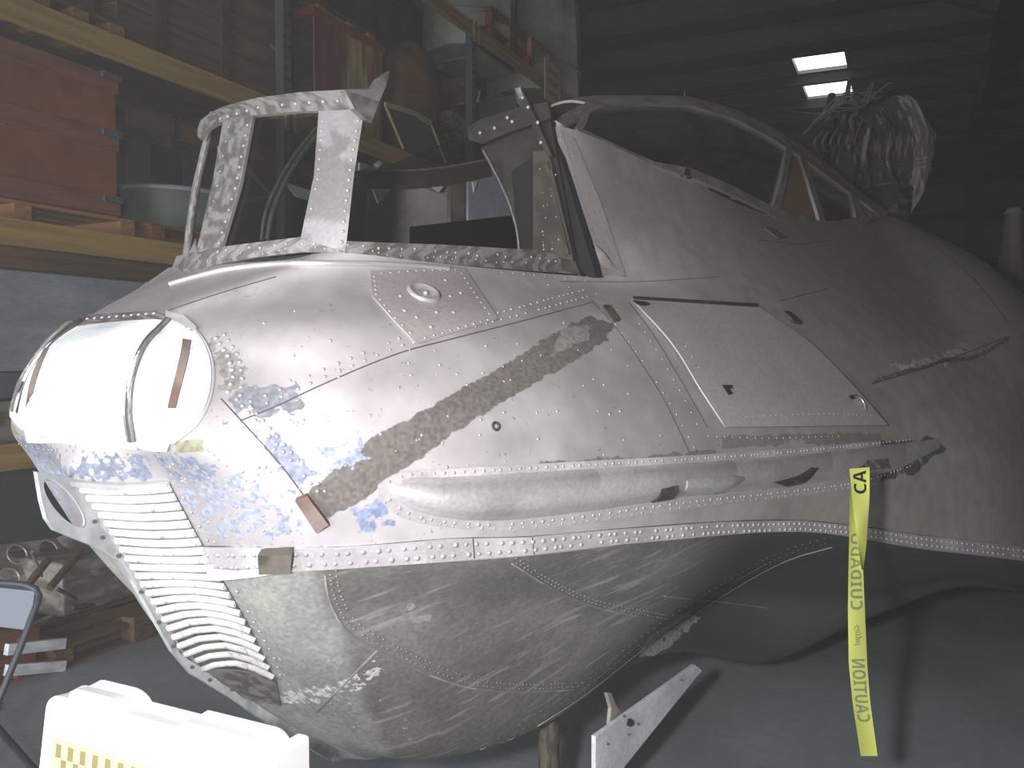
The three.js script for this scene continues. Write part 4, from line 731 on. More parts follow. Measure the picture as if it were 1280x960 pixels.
// ------------------------------------------------------------------ plastic barricade sign, folding chair
{
  const A = at(80, 862, 1.75), B = at(346, 934, 1.5), base = A.clone().lerp(B, 0.5).setY(0);
  const e = B.clone().sub(A).setY(0), W = e.length(); e.normalize();
  const turn = Math.atan2(-e.z, e.x), H = A.y;
  const s = thing('floor_barricade', 'white plastic folding barricade sign with a yellow checkered panel', 'sign', base, undefined, turn);
  const lean = 0.12;
  const panel = (z, m, withHole) => {
    const sh = new THREE.Shape(); const w = W / 2, top = H, r = 0.03;
    sh.moveTo(-w - 0.02, 0); sh.lineTo(-w, top - r); sh.quadraticCurveTo(-w, top, -w + r, top); sh.lineTo(-w + 0.06, top); sh.quadraticCurveTo(-w + 0.065, top + 0.022, -w + 0.085, top + 0.022); sh.lineTo(-w + 0.17, top + 0.022); sh.quadraticCurveTo(-w + 0.2, top + 0.02, -w + 0.21, top); sh.lineTo(w - 0.2, top); sh.lineTo(w - 0.19, top + 0.012); sh.lineTo(w - 0.03, top + 0.012); sh.quadraticCurveTo(w, top + 0.01, w, top - r); sh.lineTo(w + 0.02, 0); sh.lineTo(w - 0.12, 0); sh.lineTo(w - 0.16, 0.14); sh.lineTo(-w + 0.16, 0.14); sh.lineTo(-w + 0.12, 0); sh.closePath();
    const h = new THREE.Path(); h.moveTo(-0.11, top - 0.06); h.lineTo(-0.068, top - 0.06); h.lineTo(-0.068, top - 0.038); h.lineTo(-0.11, top - 0.038); h.closePath(); if (withHole) sh.holes.push(h);
    return new THREE.ExtrudeGeometry(sh, { depth: 0.025, bevelEnabled: true, bevelSize: 0.006, bevelThickness: 0.006, bevelSegments: 2 });
  };
  const rot = (g, a, z) => g.rotateX(a).translate(0, 0, z);
  part(s, 'front_panel', rot(panel(0, 0, true), -lean, 0.11), M.signWhite);
  part(s, 'back_panel', rot(panel(0, 0, false).translate(0, 0, -0.025), lean, -0.11), M.signWhite);
  part(s, 'hinge_bracket', bx(0.03, 0.1, 0.1, W / 2 + 0.012, H - 0.05, -0.01, 0.008), M.signWhite);
  const cv = document.createElement('canvas'); cv.width = 512; cv.height = 512; const g = cv.getContext('2d'); g.fillStyle = '#eee092'; g.fillRect(0, 0, 512, 512); g.fillStyle = '#84764a'; for (let r = 0; r < 3; r++) for (let k = 0; k < 13; k++) g.fillRect(14 + k * 38 + (r % 2) * 19, 8 + r * 33, 18, 32);
  const t = new THREE.CanvasTexture(cv); t.colorSpace = THREE.SRGBColorSpace;
  const pg = bx(W * 0.84, 0.42, 0.004, -0.01, H - 0.282, 0.0);
  part(s, 'yellow_panel', rot(pg.translate(0, 0, 0.036), -lean, 0.11), std(0xffffff, 0.5, 0, { map: t }), 'yellow panel with dark checks');
}
{
  const p0 = at(52, 742, 2.8), f = V3(-0.3, 0, 0.954), w = V3(-0.954, 0, -0.3);
  const q = (up, fo, si) => V3(p0.x, up, p0.z).addScaledVector(f, fo).addScaledVector(w, si);
  const c = thing('folding_chair', 'grey folding chair at the left edge of the picture in front of the rack', 'chair', V3(p0.x, 0, p0.z)); c.worldBuilt = true;
  const T = p0.y + 0.02, r = 0.011;
  part(c, 'back_frame', tube([q(0.0, 0.44, 0), q(0.35, 0.25, 0), q(0.7, 0.045, 0), q(T - 0.02, 0.0, 0.012), q(T, 0, 0.05), q(T, 0, 0.22), q(T, 0, 0.39), q(T - 0.02, 0, 0.428), q(0.7, 0.045, 0.44), q(0.35, 0.25, 0.44), q(0, 0.44, 0.44)], r, 90, 8), M.chairFrame);
  for (const s of [0.02, 0.42]) part(c, 'rear_leg', rod(q(0.46, 0.2, s), q(0, -0.12, s), r, 8), M.chairFrame);
  part(c, 'cross_bar', rod(q(0.12, -0.03, 0.02), q(0.12, -0.03, 0.42), 0.007, 8), M.chairFrame); part(c, 'cross_bar', rod(q(0.12, 0.37, 0), q(0.12, 0.37, 0.44), 0.007, 8), M.chairFrame);
  const pad = (a, b, d, e, th, n) => { const hi = [], lo = []; for (let j = 0; j <= 6; j++) for (let i = 0; i <= 6; i++) { const p = a.clone().lerp(b, i / 6).lerp(d.clone().lerp(e, i / 6), j / 6); hi.push(p.clone().addScaledVector(n, th)); lo.push(p.clone().addScaledVector(n, -th)); } return slab(hi, lo, 6, 6); };
  part(c, 'backrest', pad(q(T - 0.012, 0.0, 0.02), q(T - 0.012, 0.0, 0.42), q(T - 0.13, 0.03, 0.014), q(T - 0.13, 0.03, 0.426), 0.008, f), M.chairPad, 'pale blue-grey backrest');
  part(c, 'seat', pad(q(0.45, 0.12, 0.03), q(0.45, 0.12, 0.41), q(0.46, 0.5, 0.03), q(0.46, 0.5, 0.41), 0.012, V3(0, 1, 0)), M.chairPad);
}

// ------------------------------------------------------------------ pallet rack along the left wall, and what it carries
const rackO = (() => { const z = 6.38; return V3((362 - 640) / FOC * z, 0, -z); })();       // foot of the near front post
const RT = Math.atan2(-RD.z, RD.x);
const RW = (a, y, b) => rackO.clone().addScaledVector(RD, a).addScaledVector(RM, b).setY(y);  // along, height, into the aisle (negative: into the rack)
function rk(px, py, b) {                                // where a sight line meets the plane b of the rack
  const r = ray(px, py), k = rackO.clone().sub(camera.position).addScaledVector(RM, b).dot(RM) / r.dot(RM), p = r.multiplyScalar(k).add(camera.position), d = p.clone().sub(rackO);
  return { a: d.dot(RD), y: p.y, p };
}
const onRack = (name, label, cat, a, y, b, group, turn = 0) => thing(name, label, cat, RW(a, y, b), group, RT + turn);
const DEP = 1.08;
{
  const r = onRack('pallet_rack', 'tall steel pallet rack with yellow beams and grey perforated posts', 'rack', 0, 0, 0);
  const postG = (() => { const g = []; g.push(bx(0.085, 4.98, 0.006, 0, 2.49, 0), bx(0.006, 4.98, 0.07, -0.04, 2.49, -0.035), bx(0.006, 4.98, 0.07, 0.04, 2.49, -0.035)); return join(g); })();
  const slotG = join(Array.from({ length: 58 }, (_, k) => [bx(0.012, 0.035, 0.003, -0.018, 0.5 + k * 0.076, 0.0035), bx(0.012, 0.035, 0.003, 0.018, 0.5 + k * 0.076, 0.0035)]).flat());
  for (const a of [-2.98, 0, 2.98, 5.96]) for (const b of [0, -DEP]) {
    const m = part(r, 'post', postG, M.post); m.position.set(a, 0, b);
    const s = part(m, 'slot_row', slotG, M.black); s.userData.kind = 'stuff';
    part(r, 'foot_plate', bx(0.14, 0.012, 0.12, a, 0.006, b - 0.03), M.post);
  }
  for (const a of [-2.98, 0, 2.98, 5.96]) { for (let k = 0; k < 4; k++) part(r, 'brace', rod(V3(a, 0.4 + k * 1.1, -0.03), V3(a, 1.4 + k * 1.1 - (k % 2) * 0, -DEP), 0.018, 6), M.post); for (const y of [1.3, 2.7, 4.62]) part(r, 'strut', rod(V3(a, y, -0.03), V3(a, y, -DEP), 0.02, 6), M.post); }
  for (const bay of [-2.98, 0, 2.98]) for (const y of [1.035, 2.165, 3.283, 4.87]) for (const b of [0.0, -DEP]) {
    if (y < 1.5 && bay > -1) continue;
    const bm = part(r, 'beam', bx(2.98 - 0.085, 0.135, 0.05, bay + 1.49, y, b + 0.012, 0.006), b ? M.beamBrown : M.beam);
    if (!b) for (const e of [bay + 0.05, bay + 2.93]) part(bm, 'connector', bx(0.05, 0.2, 0.012, e, y - 0.02, 0.042), M.beam);
  }
}
function crate(name, label, cat, a, y, b, w, h, d, matP, matB, rows, uprights, group) {
  const c = onRack(name, label, cat, a, y, b - d / 2, group);
  part(c, 'body', bx(w - 0.03, h - 0.01, d - 0.03, 0, h / 2, 0), M.oldWoodDark);
  for (let k = 0; k < rows; k++) { const ph = h / rows; part(c, 'plank', bx(w, ph - 0.008, 0.022, 0, ph * (k + 0.5), d / 2 - 0.011 + rr(-0.003, 0.003)), matP); part(c, 'plank', bx(0.022, ph - 0.008, d - 0.03, w / 2 - 0.011, ph * (k + 0.5), 0), matP); part(c, 'plank', bx(0.022, ph - 0.008, d - 0.03, -w / 2 + 0.011, ph * (k + 0.5), 0), matP); }
  for (const u of uprights) part(c, 'batten', bx(0.09, h, 0.03, u * w, h / 2, d / 2 + 0.015), matB);
  return c;
}
function pallet(label, a, y, b, w = 1.1, d = 0.95, mat = M.pine, group = 'wooden pallets in the rack', blockMat = mat) {
  const p = onRack('wooden_pallet', label, 'pallet', a, y, b - d / 2, group);
  for (let k = 0; k < 6; k++) part(p, 'deck_board', bx(w, 0.018, 0.1, 0, 0.101, -d / 2 + 0.06 + k * (d - 0.12) / 5), mat);
  for (const x of [-w / 2 + 0.06, 0, w / 2 - 0.06]) part(p, 'stringer', bx(0.1, 0.078, d, x, 0.053, 0), blockMat);
  for (const z of [-d / 2 + 0.06, 0, d / 2 - 0.06]) part(p, 'base_board', bx(w, 0.014, 0.1, 0, 0.007, z), mat);
  return p;
}
const span = (x0, x1, b) => { const p = rk(x0, 300, b).a, q = rk(x1, 300, b).a; return [(p + q) / 2, q - p]; };
{ // level two: orange crate, tub, cabinet
  const b = -0.1, [, ] = [0, 0], aR = rk(145, 190, b).a, yT = rk(145, 98, b).y, yB = 2.346, w = 1.45;
  const c = onRack('plywood_crate', 'large orange plywood crate with brown battens on the rack', 'crate', aR - w / 2, yB, b - 0.45);
  const h = yT - yB;
  part(c, 'panel', bx(w, h, 0.9, 0, h / 2, 0), M.plywood);
  for (const y of [0.06, h * 0.535, h - 0.05]) { part(c, 'batten', bx(w + 0.01, 0.1, 0.022, 0, y, 0.461), M.batten); part(c, 'corner_clip', bx(0.13, 0.035, 0.02, w / 2 - 0.05, y + 0.04, 0.478), M.post); }
  pallet('orange pallet under the plywood crate on the rack', aR - w / 2 + 0.1, 2.2325, -0.06, w, 0.98, M.pine);
  const [ta, tw] = span(150, 330, -0.05);
  pallet('brown pallet under the green tub on the rack', ta + 0.12, 2.2325, -0.04, 1.05, 0.98, M.batten);
  const tp = rk(210, 260, -0.5), tub = onRack('round_tub', 'dull green round tub with a pale rim on a pallet', 'tub', tp.a, 2.345, -0.5);
  const yr = rk(190, 238, -0.5).y - 2.345;
  part(tub, 'shell', new THREE.LatheGeometry([[0.001, 0], [0.36, 0], [0.4, 0.03], [0.43, yr - 0.04], [0.42, yr - 0.03], [0.37, 0.04], [0.001, 0.03]].map(([x, y]) => new THREE.Vector2(x, y)), 40), M.greenTub);
  part(tub, 'rim', new THREE.TorusGeometry(0.435, 0.018, 8, 40).rotateX(Math.PI / 2).translate(0, yr - 0.03, 0), M.greyBox);
  const cp = span(150, 245, -0.95), cab = onRack('steel_cabinet', 'grey-blue steel cabinet with a dark open bay behind the green tub', 'cabinet', cp[0], 2.2325, -0.98);
  const ch = 0.86; part(cab, 'side', bx(0.02, ch, 0.12, -cp[1] / 2, ch / 2, 0), M.blueGrey); part(cab, 'side', bx(0.02, ch, 0.12, cp[1] / 2, ch / 2, 0), M.blueGrey); part(cab, 'back', bx(cp[1], ch, 0.02, 0, ch / 2, -0.05), M.dark); part(cab, 'top', bx(cp[1], 0.02, 0.12, 0, ch, 0), M.blueGrey); part(cab, 'base', bx(cp[1], 0.02, 0.12, 0, 0.01, 0), M.blueGrey);
  part(cab, 'door', bx(cp[1] * 0.34, ch - 0.04, 0.018, -cp[1] * 0.33, ch / 2, 0.062), M.blueGrey); part(cab, 'door', bx(cp[1] * 0.22, ch - 0.04, 0.018, cp[1] * 0.39, ch / 2, 0.062), M.blueGrey);
}
{ // level three: weathered crate, pallets, stained crate, bundle, panel, timber
  const yD = 3.351, [ca, cw] = span(150, 345, -0.14), big = crate('weathered_crate', 'big weathered plank crate on the upper rack level', 'crate', ca, yD, -0.14, cw, 1.12, 0.85, M.oldWood, M.oldWoodDark, 4, [-0.28, 0.13]);
  const [la, lw] = span(20, 138, -0.2), low = crate('weathered_crate', 'dark old crate at the upper left, left of the big plank crate', 'crate', la, yD + 0.11, -0.25, lw, 0.8, 0.8, M.oldWoodDark, M.oldWood, 3, [-0.3, 0.3]);
  pallet('dark pallet under the upper left crate', la, yD, -0.05, lw, 0.95, M.oldWood, undefined, M.pine);
  const bB = -0.2, sa0 = rk(393, 60, bB).a, sa1 = rk(478, 100, bB).a, st = rk(393, 14, bB).y, sw = sa1 - sa0, sh = st - yD;
  const s = onRack('stained_crate', 'tall crate with stained peeling sides and a ragged orange lid', 'crate', (sa0 + sa1) / 2, yD, bB - 0.4);
  part(s, 'side_panel', bx(sw, sh - 0.05, 0.02, 0, sh / 2, 0.39), M.stained); part(s, 'end_panel', bx(0.02, sh - 0.05, 0.78, -sw / 2, sh / 2, 0), M.oldWoodDark); part(s, 'end_panel', bx(0.02, sh - 0.05, 0.78, sw / 2, sh / 2, 0), M.oldWoodDark); part(s, 'back_panel', bx(sw, sh - 0.05, 0.02, 0, sh / 2, -0.39), M.oldWoodDark); part(s, 'floor_panel', bx(sw, 0.05, 0.78, 0, 0.025, 0), M.oldWoodDark);
  const lid = part(s, 'lid', bx(sw + 0.06, 0.07, 0.84, 0, sh, 0, 0.01), M.plywood); for (let k = 0; k < 7; k++) part(lid, 'lid_block', bx(0.12, 0.05, 0.1, -sw / 2 + 0.1 + k * (sw - 0.15) / 6, sh + 0.055, 0.33 + rr(-0.03, 0.04), 0.012), M.pine);
  // brown bundle
  const bp = rk(512, 190, -0.42), btop = rk(512, 50, -0.42).y - yD, bun = onRack('wrapped_bundle', 'tall brown hide-like bundle standing beside the stained crate', 'bundle', bp.a, yD, -0.42);
  const lg = new THREE.LatheGeometry([[0.001, 0], [0.27, 0.0], [0.31, 0.3], [0.32, 0.6 * btop], [0.26, 0.82 * btop], [0.15, 0.95 * btop], [0.001, btop]].map(([x, y]) => new THREE.Vector2(x, y)), 36), bpz = lg.attributes.position;
  for (let i = 0; i < bpz.count; i++) { const x = bpz.getX(i), y = bpz.getY(i), z = bpz.getZ(i), a = Math.atan2(z, x), k = 1 + 0.12 * Math.sin(a * 7 + y * 2) * clamp(y) * (1 - 0.5 * y / btop); bpz.setXYZ(i, x * k * 1.2, y, z * k * 0.8); } lg.computeVertexNormals();
  part(bun, 'wrap', lg, M.leather); part(bun, 'strap', new THREE.TorusGeometry(0.3, 0.012, 6, 30).rotateX(Math.PI / 2).scale(1.22, 1, 0.84).translate(0, btop * 0.55, 0), M.oldWoodDark);
  // grey panel with cream edge
  const bb = 0.02, pts = [[481, 131], [500, 136], [518, 142], [538, 154], [557, 204], [530, 195], [504, 186]].map(([x, y]) => rk(x, y, bb)), o = pts[0];
  const shp = new THREE.Shape(pts.map((q) => new THREE.Vector2(q.a - o.a, q.y - o.y)));
  const pn = onRack('leaning_panel', 'flat dark grey panel with a cream edge leaning on the rack beam', 'panel', o.a, o.y, bb);
  part(pn, 'sheet', new THREE.ExtrudeGeometry(shp, { depth: 0.012, bevelEnabled: false }).translate(0, 0, -0.012), M.slate);
  const e3 = pts.map((q) => V3(q.a - o.a, q.y - o.y, 0.003)); part(pn, 'edge_strip', [[0, 1], [1, 2], [2, 3], [0, 6], [3, 4]].map(([i, j]) => barBetween(e3[i], e3[j], i === 0 && j === 6 || i === 3 ? 0.016 : 0.045, 0.02, V3(0, 0, 1))), M.cream);
  // timber end, pale carton, braces
  const tb = (px, py, w, h, d, mat, label, name, cat, b = -0.3, rz = 0) => { const q = rk(px, py, b), t = onRack(name, label, cat, q.a, q.y - h / 2, b); part(t, 'body', bx(w, h, d, 0, h / 2, 0, 0.008).rotateZ(rz), mat); return t; };
  const plank = tb(574, 112, 0.26, 0.13, 0.3, M.oldWood, 'sawn yellow timber baulk lying high on the bundle level', 'timber_baulk', 'timber', -0.4, -0.35); part(plank, 'end_grain', bx(0.012, 0.14, 0.33, 0.155, 0.075, 0).rotateZ(-0.35), M.cream);
  const car = tb(557, 158, 0.5, 0.16, 0.4, M.junk, 'pale worn carton on the rack behind the leaning panel', 'carton', 'carton', -0.45, -0.05); part(car, 'flap', bx(0.12, 0.165, 0.41, 0.19, 0.07, 0).rotateZ(-0.05), M.cream);
  const rb = tb(560, 185, 0.9, 0.3, 0.4, M.rust, 'low red-brown box behind the carton', 'storage_box', 'box', -0.8); part(rb, 'lid', bx(0.94, 0.03, 0.44, 0, 0.31, 0), M.rust);
  const ty = rk(492, 22, -0.5), tyre = onRack('black_tyre', 'black tyre hanging in shadow above the stained crate', 'tyre', ty.a, ty.y, -0.5);
  part(tyre, 'tread', new THREE.TorusGeometry(0.22, 0.09, 10, 28), M.black); part(tyre, 'hub', new THREE.CylinderGeometry(0.1, 0.1, 0.06, 16).rotateX(Math.PI / 2), M.dark);
  const sheet = rk(500, 70, -1.0); const shs = onRack('curved_sheet', 'curved grey sheet standing behind the brown bundle', 'sheet', sheet.a, yD, -0.86); part(shs, 'panel', new THREE.CylinderGeometry(0.55, 0.55, 1.2, 24, 1, true, -0.7, 1.4).translate(0, 0.6, -0.45), M.canvas); 
  // beyond the far post
  const [da, dw] = span(606, 660, -0.3), dk = crate('dark_crate', 'dark crate on the rack beyond the far post', 'crate', da, yD, -0.3, dw, 0.75, 0.7, M.oldWoodDark, M.oldWoodDark, 3, [-0.2, 0.3]);
  const sc = tb(642, 160, 0.9, 0.5, 0.5, M.slate, 'grey-blue equipment case beyond the far post', 'equipment_case', 'case', -0.25); part(sc, 'handle', rod(V3(-0.1, 0.28, 0.27), V3(0.1, 0.28, 0.27), 0.012, 8), M.black);
}
{ // top level: pale wrapped shapes, pallets and the notice
  const yD = 4.9385;
  const pw = (x, r, h, label) => { const q = rk(x, 40, -0.55), o = onRack('draped_tank', label, 'tank', q.a, yD, -0.55); const g = new THREE.CylinderGeometry(r * 0.96, r, h, 40, 8).translate(0, h / 2, 0), ps = g.attributes.position; for (let i = 0; i < ps.count; i++) { const a = Math.atan2(ps.getZ(i), ps.getX(i)), k = 1 + 0.035 * Math.sin(a * 5 + ps.getY(i) * 1.5) + 0.02 * Math.sin(a * 13); ps.setX(i, ps.getX(i) * k); ps.setZ(i, ps.getZ(i) * k * 0.8); } g.computeVertexNormals(); part(o, 'shell', g, M.canvas); part(o, 'hoop', new THREE.TorusGeometry(r * 1.0, 0.02, 6, 40).rotateX(Math.PI / 2).scale(1, 1, 0.82).translate(0, h * 0.3, 0), M.greyBox); return o; };
  pw(588, 0.62, 1.3, 'pale green draped tank on the top level, nearer of the two'); pw(668, 0.75, 1.3, 'pale green draped tank on the top level, farther of the two');
  const [pa, pwid] = span(612, 664, 0.02); pallet('orange pallet on the top beam below the draped tanks', pa, yD, 0.03, pwid, 0.3, M.plywood, undefined); 
  const box = rk(640, 62, -0.02); const cb = onRack('open_box', 'low orange box frame on the top beam below the draped tanks', 'box', box.a, yD + 0.112, -0.06); for (const x of [-0.5, 0, 0.5]) part(cb, 'post', bx(0.06, 0.22, 0.08, x, 0.11, 0), M.plywood); part(cb, 'rail', bx(1.1, 0.05, 0.08, 0, 0.23, 0), M.plywood);
  const n0 = rk(682, 103, 0.06), n1 = rk(699, 136, 0.06), nw = n1.a - n0.a + 0.06, nh = 0.5;
  const cv = document.createElement('canvas'); cv.width = 192; cv.height = 256; const g = cv.getContext('2d'); g.fillStyle = '#cfc79a'; g.fillRect(0, 0, 192, 256); g.fillStyle = '#4a5a3e'; for (const y of [36, 108, 180]) for (let k = 0; k < 7; k++) { g.fillRect(34 + k * 18, y, 5, 40); g.fillRect(34 + k * 18, y + (k % 3) * 17, 13, 6); if (k % 2) g.fillRect(43 + k * 18, y + 8, 5, 26); }
  const t = new THREE.CanvasTexture(cv); t.colorSpace = THREE.SRGBColorSpace;
  const nt = onRack('load_notice', 'small cream notice with three lines of dark print on the top rack beam', 'notice', (n0.a + n1.a) / 2, n1.y, 0.06); part(nt, 'board', bx(nw, nh, 0.012, 0, nh / 2, 0), M.cream); part(nt, 'print', bx(nw * 0.96, nh * 0.96, 0.002, 0, nh / 2, 0.008), std(0xffffff, 0.7, 0, { map: t }));
  const fr = rk(674, 96, 0.0); const fo = onRack('small_crate_frame', 'small open timber frame left of the cream notice', 'frame', fr.a, yD, 0); part(fo, 'post', bx(0.05, 0.34, 0.05, -0.28, 0.17, 0), M.pine); part(fo, 'post', bx(0.05, 0.34, 0.05, 0.28, 0.17, 0), M.pine); part(fo, 'rail', bx(0.6, 0.05, 0.05, 0, 0.33, 0), M.pine);
}
{ // level one and the floor level, seen under the nose
  const yD = 1.1025, gb = onRack('grey_container', 'long plain grey container under the lower yellow beam', 'container', -1.75, yD + 0.36, -0.5);
  const top = 0.52; part(gb, 'body', bx(2.1, top, 0.9, 0, top / 2, 0, 0.01), M.greyBox); part(gb, 'rib', bx(0.05, top, 0.02, -0.78, top / 2, 0.46), M.cream); part(gb, 'rib', bx(0.05, top, 0.02, 0.5, top / 2, 0.46), M.greyBox);
  const ds = onRack('dark_skid', 'dark skid between the grey container and the olive case', 'skid', -1.75, yD + 0.22, -0.5); part(ds, 'rail', bx(2.15, 0.13, 0.06, 0, 0.07, 0.4), M.blueGrey); part(ds, 'rail', bx(2.15, 0.13, 0.06, 0, 0.07, -0.4), M.blueGrey); part(ds, 'cross_bar', bx(0.1, 0.13, 0.74, -0.7, 0.07, 0), M.dark); part(ds, 'cross_bar', bx(0.1, 0.13, 0.74, 0.7, 0.07, 0), M.dark);
  const oc = onRack('olive_case', 'low olive transport case at the bottom of the grey stack', 'case', -1.75, yD, -0.5); part(oc, 'body', bx(2.1, 0.21, 0.92, 0, 0.105, 0, 0.01), M.olive); part(oc, 'latch', bx(0.05, 0.08, 0.02, -0.5, 0.12, 0.47), M.junk);
  // perforated rib
  const rb = -0.35, rbp = rk(60, 700, rb), sh = new THREE.Shape(); sh.moveTo(-0.75, -0.1); sh.lineTo(0.55, -0.1); sh.lineTo(0.62, 0.12); sh.lineTo(-0.75, 0.24); sh.closePath();
  for (const [x, y] of [[-0.62, 0.0], [-0.43, 0.0], [-0.24, 0.0], [-0.05, 0.0], [0.14, 0.0], [0.33, 0.0], [-0.53, 0.15], [-0.34, 0.14], [-0.15, 0.12], [0.04, 0.11]]) { const h = new THREE.Path(); h.absarc(x, y, 0.055, 0, Math.PI * 2, true); sh.holes.push(h); }
  const rib = onRack('perforated_rib', 'metal wing rib with rows of lightening holes lying on the floor pile', 'rib', rbp.a, rbp.y - 0.05, rb); part(rib, 'web', new THREE.ExtrudeGeometry(sh, { depth: 0.004, bevelEnabled: true, bevelSize: 0.003, bevelThickness: 0.003, bevelSegments: 1, curveSegments: 14 }).rotateX(-0.5), M.junk);
  const holes = []; for (const [x, y] of [[-0.62, 0.0], [-0.43, 0.0], [-0.24, 0.0], [-0.05, 0.0], [0.14, 0.0], [-0.53, 0.15], [-0.34, 0.14], [-0.15, 0.12]]) holes.push(new THREE.TorusGeometry(0.056, 0.006, 6, 20).translate(x, y, 0.006).rotateX(-0.5)); part(rib, 'hole_flange', holes, M.polish);
  // floor pallets with white board ends
  const p0 = rk(120, 800, 0.1);
  pallet('broken pallet on the floor below the perforated rib', p0.a + 0.15, 0, 0.35, 1.2, 1.1, M.oldWood); pallet('white-ended pallet stack on the floor, lower one', p0.a - 1.0, 0, 0.3, 1.0, 1.1, M.batten); pallet('white-ended pallet stack on the floor, upper one', p0.a - 0.98, 0.1105, 0.3, 1.0, 1.1, M.batten);
  for (const [y, n] of [[0.05, 'lower'], [0.16, 'upper']]) { const e0 = rk(8, n === 'lower' ? 838 : 812, 0.36), e1 = rk(80, n === 'lower' ? 832 : 804, 0.36); solo('white_board', barBetween(e0.p, e1.p, 0.05, 0.03, RM), M.white, n + ' pale painted board end on the floor pallets', 'board', e0.p.clone()); }
  const box = rk(150, 735, -0.3); const jb = onRack('junk_box', 'brown metal duct box lying on the floor pallet', 'box', box.a - 0.2, 0.112, -0.35); part(jb, 'body', bx(0.8, 0.3, 0.6, 0, 0.15, 0, 0.02), M.junk); part(jb, 'flange', bx(0.04, 0.36, 0.66, 0.4, 0.18, 0), M.junk);
  // scrap sheets and tubes on the pile
  const scrap = [[[20, 750], [60, 700], 0.02], [[40, 690], [52, 720], 0.008], [[62, 735], [100, 690], 0.02], [[70, 735], [110, 758], 0.012], [[90, 760], [190, 742], 0.016], [[30, 790], [95, 760], 0.03], [[120, 730], [150, 705], 0.01], [[100, 700], [170, 690], 0.025]];
  const scrapNames = ['thick grey tube rising to the right behind the chair back', 'thin wooden rod standing up above the chair back', 'grey spar leaning right just beside the chair frame', 'slim brown rod sloping down to the right of the chair', 'long grey tube lying low along the floor pallet', 'thick brown pole lying under the chair back', 'thin short grey tube pointing up at the grille', 'long brown spar lying across the top of the pile'];
  scrap.forEach(([a, b, r], i) => { const A = rk(a[0], a[1], 0.12 - 0.04 * i).p, B = rk(b[0], b[1], 0.02 - 0.04 * i).p; solo('scrap_tube', [rod(A, B, r, 8)], i % 2 ? M.junk : M.oldWood, scrapNames[i], 'scrap tube', A.clone(), 'scrap tubes in the floor pile'); });
  const sh2 = onRack('scrap_sheet', 'crumpled pale metal sheet on the floor pile', 'sheet', rk(165, 745, 0).a, 0.34, -0.2); const pg = new THREE.PlaneGeometry(0.5, 0.36, 14, 10), pp = pg.attributes.position; for (let i = 0; i < pp.count; i++) pp.setZ(i, 0.12 * fbm(pp.getX(i) * 4, pp.getY(i) * 4, 3, 3)); pg.computeVertexNormals(); part(sh2, 'sheet', pg.rotateX(-1.0), M.junk);
  const wb = rk(152, 765, 0.2); const blk = onRack('wood_block', 'small sawn wood block under the edge of the floor pallet', 'block', wb.a, 0, 0.32); part(blk, 'body', bx(0.14, 0.14, 0.1, 0, 0.07, 0, 0.006), M.oldWood);
}

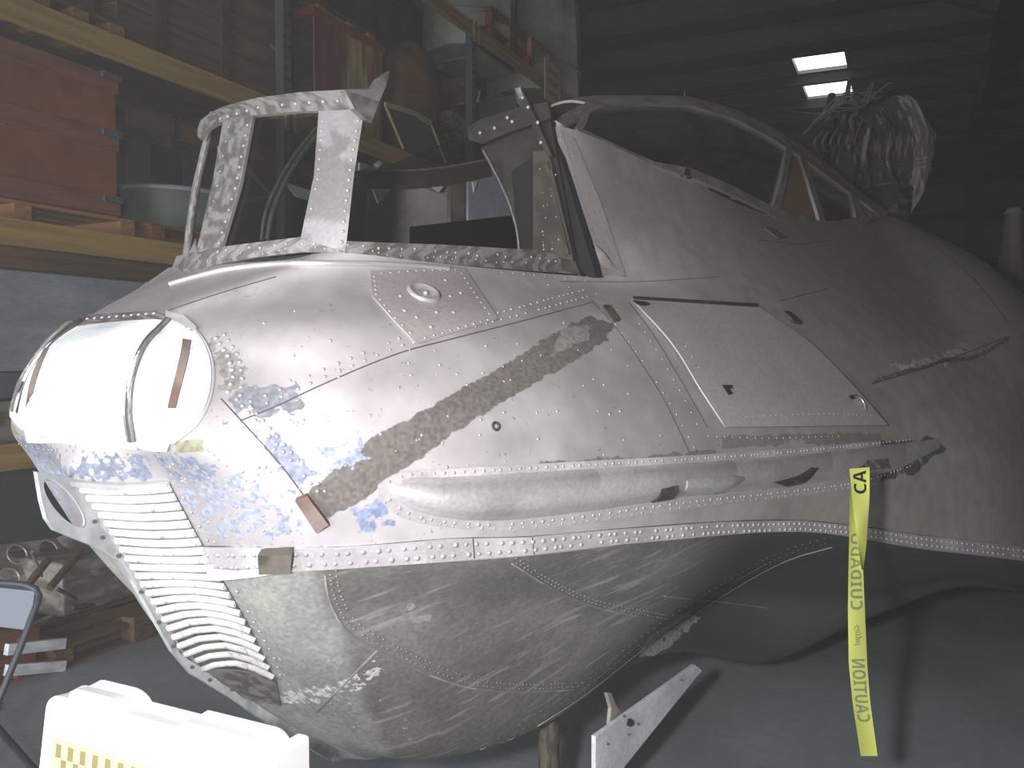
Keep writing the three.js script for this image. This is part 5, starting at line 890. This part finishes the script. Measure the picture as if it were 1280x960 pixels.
// ------------------------------------------------------------------ torn engine behind the canopy, and the pale post at the right edge
{
  const D = 5.9, base = at(1120, 272, D), e = thing('torn_engine', 'dark torn engine with loose wires standing behind the canopy', 'engine', base.clone()); e.worldBuilt = true;
  const rim = []; for (let k = 0; k < 30; k++) { const a = k / 30 * Math.PI * 2; rim.push(at(1130 + 24 * Math.cos(a) * 1.05, 195 - 78 * Math.sin(a), D - 0.1 * Math.cos(a))); }
  const front = rim.map((p) => p.clone()), back = rim.map((p, k) => p.clone().add(V3(-0.36, -0.0, -0.25)).lerp(at(1075, 195, D + 0.3), 0.15));
  const nose = rim.map((p) => p.clone().lerp(at(1132, 195, D), 0.55).add(V3(0.1, 0, 0.05)));
  const shell = (rings, seed) => { const pos = [], idx = [], uv = [], n = rings[0].length; rings.forEach((r, j) => r.forEach((p, i) => { const k = 0.04 * (fbm(p.x * 6, p.y * 6, p.z * 6 + seed, 3) - 0.5) * 2; pos.push(p.x + k, p.y + k * 0.6, p.z + k * 0.5); uv.push(i / n * 3, j); })); for (let j = 0; j < rings.length - 1; j++) for (let i = 0; i < n; i++) { const a = j * n + i, b = j * n + (i + 1) % n; idx.push(a, a + n, b, b, a + n, b + n); } const g = new THREE.BufferGeometry(); g.setAttribute('position', new THREE.Float32BufferAttribute(pos, 3)); g.setAttribute('uv', new THREE.Float32BufferAttribute(uv, 2)); g.setIndex(idx); g.computeVertexNormals(); return g; };
  const lerpR = (A, B, k) => A.map((p, i) => p.clone().lerp(B[i], k));
  part(e, 'casing', shell([back.map((p) => p.clone().lerp(at(1072, 200, D + 0.3), 0.9)), back, lerpR(back, front, 0.3), lerpR(back, front, 0.6), lerpR(back, front, 0.85)], 3), M.engine);
  part(e, 'cowl_ring', shell([lerpR(back, front, 0.8), front, lerpR(front, nose, 0.3), nose], 7), M.engineRing, 'scarred pale cowl ring');
  part(e, 'inner_cone', shell([nose, nose.map((p) => p.clone().lerp(at(1140, 195, D), 0.9).add(V3(-0.2, 0, -0.1)))], 9), M.black);
  for (let k = 0; k < 6; k++) { const x = 1024 + k * 10; part(e, 'push_rod', tube([at(x, 192 - k, D + 0.1), at(x - 6, 178, D), at(x + 4, 165 - k * 3, D + 0.05)], 0.008, 12, 6), M.wire); }
  for (let k = 0; k < 9; k++) { const x0 = 1004 + k * 4, y0 = 168 - k * 4; part(e, 'wire', tube([at(x0, y0, D), at(x0 + 30 + rr(-6, 6), y0 - 22 + rr(-8, 4), D - 0.1), at(1070 + rr(-8, 10), 128 + rr(-14, 10), D - 0.05), at(1096 + rr(-10, 22), 104 + rr(-6, 20), D)], 0.0045, 24, 5), M.wire); }
  for (const g of [rod(at(1034, 162, D), at(1040, 118, D + 0.05), 0.04, 8, 0.025), rod(at(1052, 165, D), at(1062, 100, D + 0.05), 0.025, 8, 0.015)]) part(e, 'bracket', g, M.engine);
  for (const g of [tube([at(1060, 190, D), at(1066, 160, D - 0.1), at(1064, 150, D - 0.05), at(1072, 140, D)], 0.02, 16, 6), tube([at(1090, 250, D + 0.1), at(1080, 200, D), at(1086, 160, D - 0.08)], 0.025, 16, 6), tube([at(1100, 140, D), at(1115, 170, D - 0.2), at(1108, 200, D - 0.22), at(1120, 230, D - 0.15)], 0.02, 16, 6)]) part(e, 'hose', g, M.engineRing);
  part(e, 'mount', rod(at(1110, 284, D), at(1112, 240, D + 0.05), 0.12, 12, 0.16), M.engine);
  // stay wire towards the canopy
  part(e, 'stay_wire', tube([at(970, 133, D - 0.2), at(1006, 141, D), at(1036, 142, D)], 0.004, 12, 5), M.wire);
  const q = at(1266, 330, 9), o = thing('tapered_post', 'pale tapered post standing behind the fuselage at the right edge', 'post', q.clone().setY(0));
  const h = at(1266, 268, 9).y; part(o, 'shaft', new THREE.CylinderGeometry(0.09, 0.42, h, 8).translate(0, h / 2, 0), M.olive); part(o, 'cap', new THREE.CylinderGeometry(0.07, 0.1, 0.06, 8).translate(0, h + 0.03, 0), M.greyBox);
}
renderer.render(scene, camera);
